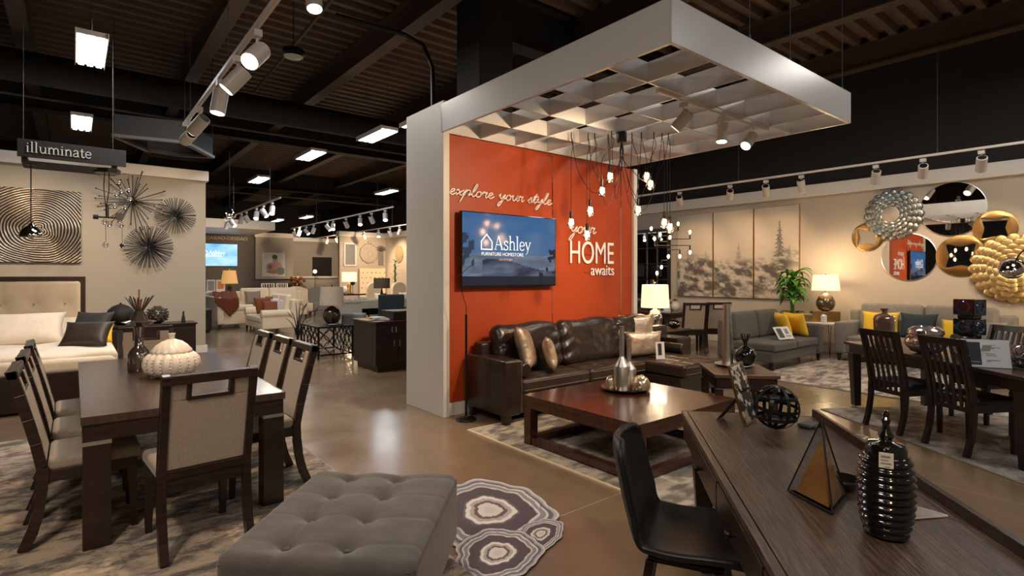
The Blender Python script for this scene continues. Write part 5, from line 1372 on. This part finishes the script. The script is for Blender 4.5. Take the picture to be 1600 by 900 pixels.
# arc lamp and lit lamp at the right photo edge
t = thing('chrome_arc_lamp', 'black arc lamp with small chrome dome in front of the gold petal disc', 'floor lamp', (10.2,1.33,0))
MB().cyl((0,0,0),(0,0,.02),.14,n=28).build('base', blackm, t)
MB().cyl((0,0,.02),(0,0,1.62),.012,n=10).build('pole', blackm, t)
MB().tube(catmull([(.02,-.25,1.98),(0,-.12,1.99),(-.02,.02,1.95),(-.04,.12,1.84),(-.05,.17,1.72)],5),.009,8).cyl((0,-.35,1.61),(0,.13,1.61),.008,n=8).build('arc_arm', blackm, t, smooth=True)
MB().lathe([(.005,1.76),(.04,1.755),(.10,1.72),(.15,1.64),(.155,1.60),(.12,1.56),(.06,1.53),(.001,1.525)],32).build('dome_shade', chrome, t, loc=(-.05,.20,0), smooth=True)
t = thing('side_table', 'small dark side table at the right photo edge holding a lit lamp', 'side table', (10.95,1.02,0))
MB().bx(0,.6,0,.5,.58,.62).build('tabletop', blackwood, t, bevel=.004)
for x in (.04,.52):
    for y in (.04,.42): MB().bx(x,x+.04,y,y+.04,0,.58).build('leg', blackwood, t)
table_lamp('lit lamp with tall white shade at the right photo edge', (11.2,1.30,.621), [(.09,0),(.11,.02),(.13,.12),(.09,.28),(.03,.36),(.02,.40)], smoke, (.42,.80,.20,.19), shade_on, 12)

# ---- behind the leather sofa
t = thing('side_table', 'brown side table at the right end of the leather sofa holding a square lamp', 'side table', (7.72,5.55,0))
MB().bx(0,.85,0,.62,.57,.605).build('tabletop', endwood, t, bevel=.004); MB().bx(.03,.82,.03,.59,.45,.57).build('apron', blackwood, t)
for x in (.03,.77):
    for y in (.03,.54): MB().bx(x,x+.05,y,y+.05,0,.45).build('leg', blackwood, t)
table_lamp('lit table lamp with chrome jar base right of the orange wall end', (8.0,5.9,.606), [(.08,0),(.10,.01),(.13,.12),(.125,.24),(.08,.32),(.03,.345)], chrome, (.375,.775,.245,.225), shade_on, 16)
t = thing('round_black_vase', 'glossy black squat vase right of the chrome based lamp', 'vase', (8.35,5.75,.606))
MB().lathe([(.05,0),(.10,.03),(.13,.07),(.11,.12),(.06,.15),(.03,.155)],24).build('body', blackgloss, t, smooth=True)
t = thing('dining_table', 'dark dining table below the triptych with beige chairs', 'table', (9.7,6.75,0))
MB().bx(0,1.4,0,1.6,.72,.76).build('tabletop', cherry, t, bevel=.004); MB().bx(.05,1.35,.05,1.55,.64,.72).build('apron', blackwood, t)
for x in (.06,1.26):
    for y in (.06,1.46): MB().bx(x,x+.08,y,y+.08,0,.64).build('leg', blackwood, t)
dup(ch0, (9.70,6.30,0), -.70, 'beige chair with dark legs at the table below the triptych, left one', 'beige chairs below the triptych')
dup(ch0, (10.25,6.12,0), -.70, 'beige chair with dark legs at the table below the triptych, right one', 'beige chairs below the triptych')
t = thing('price_sign', 'white price card on the dark table below the triptych', 'sign', (9.85,7.15,.761), -.5)
MB().bx(0,.26,0,.01,0,.24,M=RX(-.2)).build('card', paper, t); MB().bx(.02,.10,-.002,0,.02,.22,M=RX(-.2)).build('dark_picture', ink, t)
t = thing('pumpkin_vase', 'green and orange ribbed vase on the table below the triptych', 'vase', (10.25,7.45,.761))
MB().lathe([(.06,0),(.13,.06),(.15,.16),(.13,.28),(.05,.34),(.02,.35)],60,fn=lambda a, z: 1+.08*abs(sin(4*a))).build('body', redrock, t, smooth='all')
t = thing('ginger_jar', 'white jar with gold figure on the table below the triptych', 'jar', (10.5,7.2,.761))
MB().lathe([(.05,0),(.10,.05),(.11,.12),(.07,.19),(.04,.21)],24).build('body', ceramic, t, smooth=True); MB().lathe([(.045,.21),(.05,.23),(.02,.27),(.02,.33),(.001,.35)],16).build('lid', gold, t, smooth=True)
t = thing('buffet', 'dark buffet under the pane mirror, seen right of the orange wall', 'cabinet', (11.2,8.0,0))
MB().bx(0,.5,0,2.4,.08,.85).build('body', blackwood, t, bevel=.006); MB().bx(-.02,.5,-.02,2.42,.85,.89).build('top', endwood, t, bevel=.004)
for i in range(4): 
    d = MB().bx(-.015,0,.03+.59*i,.60+.59*i,.12,.82).build('door', blackwood, t, bevel=.004); MB().bx(-.03,-.015,.5+.59*i,.515+.59*i,.4,.55).build('handle', steel, d)
for y in (.05,2.3): MB().bx(.03,.45,y,y+.05,0,.08).build('foot', blackwood, t)
table_lamp('lamp with black drum shade on the buffet under the pane mirror', (11.4,9.05,.891), [(.08,0),(.09,.02),(.05,.10),(.05,.55),(.02,.60)], gold, (.62,.92,.24,.24), blackp, 0)

# ================================================================= FAR LOUNGE ON THE LEFT
sofa('cream sofa with rust throw at the left of the far lounge', (4.12,17.25,0), PI/2, 2.1, .95, creamfab, (1,1), 2, .46, .68, 1.02, 'cream sofas in the far lounge', True)
sofa('cream sofa with pillows in the middle of the far lounge, arm facing the viewer', (3.80,16.95,0), -PI/2, 1.9, .95, creamfab, (1,1), 2, .44, .62, 1.0, 'cream sofas in the far lounge', True)
sofa('cream sofa at the back of the far lounge facing the viewer', (4.3,19.9,0), 0, 2.3, .95, creamfab, (1,1), 2, .46, .66, 1.08, 'cream sofas in the far lounge', True)
t = thing('cream_ottoman', 'square cream ottoman between the two nearer cream sofas', 'ottoman', (4.25,17.4,0))
MB().rbox(0,.7,0,.7,.12,.36,.03,m=3).build('base', creamfab, t, smooth=True); MB().rbox(-.01,.71,-.01,.71,.36,.52,.05,.02,m=4).build('cushion', creamfab, t, smooth=True)
for x in (.05,.6):
    for y in (.05,.6): MB().bx(x,x+.05,y,y+.05,0,.12).build('leg', blackwood, t)
m = MB()
def thr(u, v):
    x = 3.10+.62*u; 
    if v < .45: y = 17.60-.36*(v/.45); z = 1.02-.14*(v/.45)**2*0+(.02*sin(u*14)); z = 1.07-.19*(v/.45)
    else: k = (v-.45)/.55; y = 17.205-.02*sin(u*11+2)*k; z = .88-(.50*(1-abs(u-.62)*1.3))*k
    return (x, y-.02, z+.012*sin(u*16+v*3))
tag(MB().grid(thr, 26, 20).build('throw_blanket', mat('rust_throw', (.15,.035,.012), .95, bump=.3, bscale=40), smooth='all', solid=.02), 'rust red throw hanging over the arm of the left cream sofa', 'blanket')
for nm, lb, mt_, lc, s_, rz in (('throw_pillow','taupe pillow on the cream sofa facing the viewer',taupe,(4.85,20.25,.52),.55,.1),
  ('throw_pillow','large rust brown pillow on the middle cream sofa, leftmost',rust,(4.05,15.75,.50),.52,.5),
  ('throw_pillow','rust brown pillow lying lower at the near arm of the middle cream sofa',rust,(4.10,15.36,.50),.42,-.1),
  ('throw_pillow','pale speckled pillow right of the rust ones on the middle cream sofa',mat('speckled_fabric',(.42,.36,.33),.8,col2=(.55,.48,.44),scale=40),(4.36,15.40,.51),.46,.15),
  ('throw_pillow','cream pillow near the right end of the middle cream sofa',creamfab,(4.55,15.9,.52),.46,.6),
  ('throw_pillow','second rust pillow behind the pale ones on the middle cream sofa',rust,(4.50,16.4,.52),.50,.7),
  ('throw_pillow','grey patterned pillow on the left cream sofa beside the throw',sofagrey2,(3.75,18.7,.52),.42,1.0)):
    pil(nm, lb, mt_, lc, s_, s_*.92, .17, .3, rz, group='pillows in the far lounge')
t = thing('tv_console', 'long pale console under the bright blue television', 'cabinet', (2.3,22.7,0))
MB().bx(0,3.0,0,.5,.1,.88).build('body', furnw, t, bevel=.006); MB().bx(-.03,3.03,-.03,.52,.88,.93).build('top', whitep, t, bevel=.004)
MB().bx(.1,2.9,-.01,0,.45,.62).build('shelf_shade', blackp, t)  # black strip on the front imitates the shade in a shelf opening
for x in (.05,2.85): MB().bx(x,x+.1,.03,.47,0,.1).build('foot', blackwood, t)
table_lamp('small lit lamp with tan shade on the console under the blue television', (4.62,22.9,.931), [(.10,0),(.12,.03),(.08,.08),(.10,.16),(.05,.24),(.02,.30)], blackgloss, (.30,.80,.30,.22), shade_tan, 10)
t = thing('photo_card', 'pair of framed cards on the console left of the tan lamp', 'picture frame', (3.85,22.85,.931))
MB().bx(0,.28,0,.02,0,.45).build('frame', whitep, t); MB().bx(.03,.25,-.004,0,.04,.40).build('picture', inkgrey, t)
t = thing('photo_card', 'bright orange and white card next to the tan lamp', 'picture frame', (4.16,22.85,.931))
MB().bx(0,.30,0,.02,0,.45).build('frame', paper, t); MB().bx(.05,.25,-.004,0,.1,.38).build('picture', mat('orange_print', (.7,.22,.04), .6), t)
t = thing('black_cabinet', 'low black cabinet beside the left cream sofa at the wall end', 'cabinet', (2.35,16.5,0))
MB().bx(0,.55,0,.6,.07,.60).build('body', blackwood, t, bevel=.006); MB().bx(-.01,.56,-.02,.61,.60,.63).build('top', endwood, t, bevel=.003)
for x in (.03,.47): MB().bx(x,x+.05,.03,.55,0,.07).build('foot', blackwood, t)
# lattice table and lamp
t = thing('lattice_side_table', 'black metal lattice side table holding the large beige shaded lamp', 'side table', (3.48,9.98,0))
LW, LD, LH_ = .68, 1.0, .60
MB().bx(0,LW,0,LD,LH_-.03,LH_).build('tabletop', blackm, t, bevel=.003)
for x in (0,LW-.03):
    for y in (0,LD-.03): MB().bx(x,x+.03,y,y+.03,0,LH_-.03).build('leg', blackm, t)
m = MB().bx(.03,LW-.03,.005,.02,.06,.085).bx(.03,LW-.03,LD-.02,LD-.005,.06,.085).bx(.005,.02,.03,LD-.03,.06,.085).bx(LW-.02,LW-.005,.03,LD-.03,.06,.085)
def latt(p, ax, L):
    n = max(2, round(L/.2)); w = L/n
    for i in range(n):
        for s_ in (1,-1):
            pts = []
            for k in range(9):
                v = k/8; off = w*(i+.5)+s_*w*.48*cos(2*PI*v*1.0)
                q = (off, .085+(LH_-.115)*v)
                pts.append((q[0]+.03*0, p, q[1]) if ax == 'x' else (p, q[0], q[1]))
            m.tube(pts, .010, 5)
for y in (.012,LD-.012): latt(y, 'x', LW)
for x in (.012,LW-.012): latt(x, 'y', LD)
m.build('lattice', blackm, t)
table_lamp('large unlit lamp with beige drum shade on the black lattice table', (3.98,10.62,.60), [(.07,0),(.12,.02),(.165,.10),(.17,.18),(.14,.27),(.08,.31),(.04,.34)], mat('dark_mercury', (.06,.045,.03), .12, metal=.6, col2=(.16,.12,.07), scale=12), (.36,.72,.235,.215), shade_off, 0)
t = thing('dark_tray', 'small dark tray on the lattice table beside the lamp', 'tray', (3.85,10.15,.60)); MB().rbox(-.13,.16,-.07,.07,.001,.03,.012,m=3).build('dish', greyceramic, t, smooth=True)
# leaf sculpture
t = thing('metal_leaf_sculpture', 'tall black metal grass sculpture left of the lattice table', 'sculpture', (3.72,11.9,0))
m = MB(); MB().cyl((0,0,0),(0,0,.02),.16,n=24).build('base', blackm, t)
for k, (dx, h, b_) in enumerate(((-.16,.85,.1),(-.05,.98,-.05),(.08,1.0,.06),(.22,.92,.2),(.36,.78,.25),(-.25,.65,-.1),(.30,.6,.1))):
    pts = catmull([(0,0,.02),(dx*.1,0,h*.45),(dx*.5,b_*.2,h*.8),(dx,b_*.3,h)], 5); MB().tube(pts, [.016-.012*i/(len(pts)-1) for i in range(len(pts))], 6).build('blade', blackm, t, smooth=True)
for k, (x, z) in enumerate(((-.07,.62),(.16,.58),(.3,.7),(.06,.8))):
    leaf((x,0,z), PI if x < 0 else 0, .18, .05, -.5, .4).build('metal_leaf', blackm, t, smooth='all')
# dark sideboard
t = thing('dark_sideboard', 'dark brown cabinet with doors just left of the white wall end', 'cabinet', (3.72,8.05,0))
MB().bx(0,1.5,0,.88,.10,.78).build('body', espresso, t, bevel=.006); MB().bx(-.02,1.52,-.02,.90,.78,.81).build('top', cherry, t, bevel=.004); MB().bx(.05,1.45,.05,.83,0,.10).build('plinth', blackwood, t)
for i in range(2):
    d = MB().bx(.03+.36*i,.37+.36*i,-.015,0,.14,.58).build('door', espresso, t, bevel=.004); MB().bx(.30+.10*i,.312+.10*i,-.03,-.015,.40,.5).build('handle', steel, d)
d = MB().bx(.03,.73,-.015,0,.60,.76).build('drawer', espresso, t, bevel=.004); [MB().bx(x,x+.02,-.03,-.015,.63,.72).build('handle', steel, d) for x in (.26,.33)]
t = thing('paper_stack', 'loose stack of pale papers on the dark brown cabinet', 'papers', (3.95,8.42,.81))
for i in range(5): MB().bx(-.13,.17,-.10,.11,.002+.008*i,.008+.008*i,M=RZ(.3*i-.5)@T(.01*i,.02*i,0)).build('sheet', paper if i%2 else book, t)
t = thing('black_box', 'black box with wooden lid on the dark brown cabinet at the white wall end', 'box', (4.10,8.2,.811)); MB().bx(0,.5,.0,.42,0,.13).build('body', blackp, t, bevel=.004); MB().bx(-.01,.51,-.01,.43,.13,.145).build('lid', endwood, t)
# white oak desk, chairs
t = thing('pale_desk', 'pale limed oak desk in the middle of the far lounge', 'desk', (6.1,15.3,0))
MB().bx(0,2.2,0,1.0,.74,.80).build('tabletop', furnw, t, bevel=.006); MB().bx(.02,.55,.02,.98,0,.74).build('pedestal', furnw, t, bevel=.006); MB().bx(.55,2.15,.9,.96,.3,.74).build('modesty_panel', blackp, t); MB().bx(2.1,2.18,.02,.98,0,.74).build('side_panel', furnw, t)
MB().bx(.55,2.1,.0,.03,.56,.74).build('apron', furnw, t)
for i in range(5):
    o = MB().pillow(.16,.12,.04,n=6,M=RX(PI/2-.2)).build('folded_napkin', paper if i%2 else white, smooth='all', loc=(6.25+.17*i,15.55+.05*i,.82)); tag(o, 'row of folded white swatches on the left end of the pale desk', 'napkin', 'white swatches on the pale desk')
table_lamp('lamp with dark brown square shade on the pale desk', (7.55,15.9,.801), [(.09,0),(.10,.02),(.03,.05),(.05,.15),(.03,.25),(.015,.34)], blackm, (.34,.66,.25,.25), darkshade, 0)
t = thing('office_chair', 'navy high backed chair left of the white wall end', 'chair', (5.05,10.2,0), -.35)
MB().rbox(-.26,.26,-.06,.02,.55,1.16,.03,m=3).build('backrest', navy, t, smooth=True); MB().rbox(-.26,.26,-.5,.0,.42,.52,.04,m=3).build('seat', navy, t, smooth=True)
MB().bx(-.02,.02,-.05,-.01,.45,.6).cyl((0,-.25,.1),(0,-.25,.42),.025).build('post', blackm, t)
for k in range(5): a = 2*PI*k/5; MB().bar((0,-.25,.09),(.3*cos(a),-.25+.3*sin(a),.05),.04,.03).sph((.3*cos(a),-.25+.3*sin(a),.03),.03,8,6).build('leg', blackm, t)
t = thing('shell_chair', 'pale blue grey low chair behind the dark brown cabinet', 'chair', (4.55,10.9,0), -.4)
MB().grid(lambda u, v: (-.24+.48*u, (.25-.45*min(1,v*1.6)) if v < .62 else -.2-.06*(v-.62), .45 if v < .62 else .45+(v-.62)*.85), 8, 16).build('shell', mat('blue_grey_plastic', (.28,.31,.34), .4), t, smooth='all', solid=.02)
for x in (-1,1):
    for y in (-1,1): MB().cyl((x*.15,y*.13,.44),(x*.22,y*.2,0),.012).build('leg', blackm, t)
# beds and decor of the bay
t = thing('night_table', 'dark narrow table holding the lit square lamp in the far bay', 'table', (7.75,19.9,0)); MB().bx(0,1.9,0,.55,.78,.83).build('tabletop', blackwood, t)
for x in (.03,1.8):
    for y in (.03,.47): MB().bx(x,x+.06,y,y+.06,0,.78).build('leg', blackwood, t)
table_lamp('brightly lit lamp with wide rectangular shade in the far bay', (8.25,20.2,.831), [(.07,0),(.09,.02),(.06,.15),(.08,.3),(.03,.42)], gold, (.47,.84,.28,.28), shade_on, 18)
t = thing('white_round_vase', 'plump white vase left of the lit lamp in the far bay', 'vase', (7.95,20.1,.831)); MB().lathe([(.08,0),(.16,.06),(.18,.16),(.14,.26),(.08,.30)],20).build('body', ceramic, t, smooth=True)
t = thing('black_disc_sculpture', 'small black disc ornament between white vase and lit lamp', 'ornament', (8.30,20.0,.831)); MB().cyl((0,-.01,.42),(0,.01,.42),.09,n=20).cyl((0,0,.0),(0,0,.33),.008).cyl((0,0,0),(0,0,.02),.06).build('disc', blackp, t)
t = thing('tufted_headboard', 'wide cream tufted headboard with dark buttons on the far bay wall', 'bed', (9.62,22.42,0))
MB().rbox(0,1.22,0,.12,.3,1.85,.03,m=3).build('headboard', creamfab, t, smooth=True); m = MB()
for i in range(6):
    for j in range(4): m.sph((.1+.2*i+(.05 if j%2 else 0),-.005,1.0+.22*j),.022,6,5)
m.build('buttons', blackp, t); MB().bx(.03,1.19,-1.6,0,.2,.62).build('mattress', white, t); MB().bx(0,1.22,-1.65,0,0,.2).build('bed_frame', furnw, t)
for lb, x, y in (('cream arched chair behind the brown shaded lamp, left one',8.75,18.6),('cream arched chair behind the brown shaded lamp, right one',9.6,18.3)):
    t = thing('arched_chair', lb, 'chair', (x,y,0), .3, 'arched cream chairs in the far bay')
    pts = [(-.35,.45),(-.35,1.05)]+[(-.35*cos(PI*k/8),1.05+.25*sin(PI*k/8)) for k in range(1,8)]+[(.35,1.05),(.35,.45)]
    MB().prism(pts, .25,.36).build('backrest', creamfab, t, bevel=.02); MB().rbox(-.36,.36,-.35,.3,.2,.52,.05,m=3).build('seat', creamfab, t, smooth=True)
    for a in (-1,1): 
        for b_ in (-.3,.25): MB().bx(a*.3-.02,a*.3+.02,b_-.02,b_+.02,0,.2).build('leg', blackwood, t)
for lb, lc, s_ in (('white pillow with blue print on the far arched chair, left',(8.72,18.45,.54),.42),('white pillow on the far arched chair, right',(9.55,18.15,.54),.44)):
    pil('throw_pillow', lb, white, lc, s_, s_*.9, .15, .3, .3, group='white pillows in the far bay')
def wallframe(lb, x, z, w, h, mt_, y=22.6):
    t = thing('ornate_mirror', lb, 'mirror', (x,y,z)); MB().bx(0,w,-.05,0,0,.06).bx(0,w,-.05,0,h-.06,h).bx(0,.06,-.05,0,.06,h-.06).bx(w-.06,w,-.05,0,.06,h-.06).build('frame', mt_, t, bevel=.01); MB().bx(.05,w-.05,-.02,-.005,.05,h-.05).build('mirror_glass', mirror, t)
wallframe('tall pale framed mirror at the left end of the far bay wall', 8.98, 1.94, .55, 1.0, whitep)
t = thing('carved_medallion', 'carved pale medallion with crown on the far bay wall', 'wall art', (10.12,22.6,2.5)); t.rotation_euler = (PI/2,0,0)
MB().lathe([(.10,.03),(.14,.06),(.18,.03),(.24,.03),(.28,.07),(.34,.03),(.40,.06),(.44,.0)],32,fn=lambda a, z: 1+.04*sin(10*a)).build('ring', furnw, t, smooth='all'); MB().lathe([(.001,.02),(.1,.03),(.1,.0)],20).build('center_mirror', mirror, t)
MB().sph((0,.50,.04),.08,10,8).build('crown', furnw, t)
t = thing('carved_plaque', 'dark carved fan topped panel right of the medallion', 'wall art', (10.55,22.6,2.0)); MB().bx(0,.25,-.04,0,0,.6).build('panel', sofagrey2, t, bevel=.01); m = MB()
for k in range(7): a = PI*(.1+.8*k/6); m.bar((.12,-.03,.62),(.12+.24*cos(a),-.03,.62+.25*sin(a)),.05,.03)
m.build('fan_top', mat('weathered_wood',(.12,.10,.07),.8), t)
t = thing('oval_wicker_mirror', 'golden oval wicker disc beside the white wall end', 'wall art', (10.9,21.25,2.45)); t.rotation_euler = (0,-PI/2,0)
MB().lathe([(.001,.05),(.25,.06),(.36,.03),(.38,.0)],32).build('disc', mat('wicker', (.20,.13,.07), .7, col2=(.50,.38,.22), scale=60), t, smooth=True)
t = thing('tall_green_plant', 'tall slim green plant in front of the cream headboard', 'plant', (9.82,19.5,0))
MB().lathe([(.12,0),(.16,.3),(.14,.5),(.001,.48)],16).build('pot', blackp, t, smooth=True); MB().cyl((0,0,.48),(0,0,1.95),.04,.03,8).build('stem', leafm, t)
for k in range(26): 
    a = k*2.4; leaf((0,0,1.2+.035*k), a, .22, .035, 1.0, 1.3).build('leaf', leafm, t, smooth='all')
# pieces before the light grey wall
t = thing('portrait_painting', 'square pale canvas with an abstract crouching figure in red and teal', 'painting', (6.43,25.45,1.49))
def port(p):
    u, v = p[0]/.95, p[2]/1.05; c = mix((.62,.60,.56), (.50,.52,.52), fbm(u*6, v*6, 3))
    e = lambda cu, cv, ru, rv: ((u-cu)/ru)**2+((v-cv)/rv)**2 < 1+.5*(fbm(u*9, v*9, 8)-.5)
    if e(.62,.40,.26,.24): c = (.50,.26,.20)
    if e(.80,.24,.22,.16): c = (.13,.17,.18)
    if e(.36,.38,.20,.20): c = (.42,.22,.15)
    if e(.33,.40,.09,.10): c = (.10,.09,.10)
    if e(.45,.20,.28,.08): c = (.36,.13,.08)
    if e(.57,.68,.12,.13): c = (.45,.30,.26)
    if e(.55,.82,.13,.10): c = (.02,.025,.04)
    return c
MB().bx(0,.95,-.04,0,0,1.05).build('frame', whitep, t); MB().grid(lambda u, v: (.02+.91*u, -.043, .02+1.01*v), 60, 66).build('canvas', MATS['painted_canvas'], t, col=port, weld=False)
for lb, x, y, w in (('cream carved headboard shaped sofa back left of the half wall',6.3,21.75,.9),('pale grey curved sofa back before the far half wall',7.25,21.9,1.3)):
    t = thing('curved_settee', lb, 'sofa', (x,y,0)); n = 12
    pts = [(0,.3)]+[(w*k/n, .98+.14*sin(PI*k/n)) for k in range(n+1)]+[(w,.3)]
    MB().prism(pts, .0,.14).build('backrest', creamfab if w < 1 else sofagrey2, t, bevel=.02); MB().rbox(0,w,-.6,.05,.15,.48,.05,m=3).build('seat', creamfab if w < 1 else sofagrey2, t, smooth=True)
    for a in (.08,w-.08):
        for b_ in (-.5,.05): MB().bx(a-.02,a+.02,b_-.02,b_+.02,0,.16).build('leg', blackwood, t)
t = thing('white_dining_chair', 'white spindle chair under the light grey wall, left one', 'chair', (6.25,23.6,0), 0, 'white chairs under the light grey wall')
MB().tube([(-.22,.2,.45),(-.24,.24,1.2),(.24,.24,1.2),(.22,.2,.45)],.025,6).build('back_frame', whitep, t); MB().bx(-.24,.24,-.24,.24,.42,.47).build('seat', whitep, t, bevel=.01)
for x in (-.15,-.05,.05,.15): MB().cyl((x,.2,.45),(x,.24,1.2),.012,n=6).build('spindle', whitep, t)
for x in (-.2,.2):
    for y in (-.2,.2): MB().cyl((x,y,.43),(x,y,0),.02,n=6).build('leg', whitep, t)
dup(t, (6.85,23.5,0), .3, 'white spindle chair under the light grey wall, right one')
t = thing('flower_vase', 'rust red flowers in a vase on the far half wall', 'vase', (7.95,25.35,0)); bpy.data.objects.remove(t)
t = thing('flower_stand', 'stand with rust red flowers at the left of the far half wall', 'flowers', (7.75,24.9,0)); MB().lathe([(.12,0),(.06,.1),(.05,1.0),(.12,1.1),(.10,1.2)],16).build('stand', blackwood, t, smooth=True)
for k in range(16): a = k*2.4; r = .05+.016*k; MB().sph((r*cos(a)*1.2,r*sin(a)*.6,1.32+.10*sin(k*1.7)),.075,8,6).build('flower', rust, t, smooth=True)
t = thing('globe_lamp', 'thin lamp with small glowing globe before the dark far doorway', 'lamp', (8.55,24.9,0)); MB().cyl((0,0,0),(0,0,1.65),.01).cyl((0,0,0),(0,0,.02),.12,n=20).build('pole', blackm, t); MB().sph((0,0,1.72),.085,14,10).build('globe', mat('glowing_globe',(1,.8,.5),.5,emit=(1,.68,.36),estr=4), t, smooth=True)
t = thing('gold_wall_lettering', 'small gold lettering above the blue television on the dark wall', 'sign', (3.9,25.58,3.05)); text_obj('OOASIAO-OESEIAO', 'letters', mat('gold_lettering', (.45,.34,.20), .4), t, (.2,0,0), .20, .02)
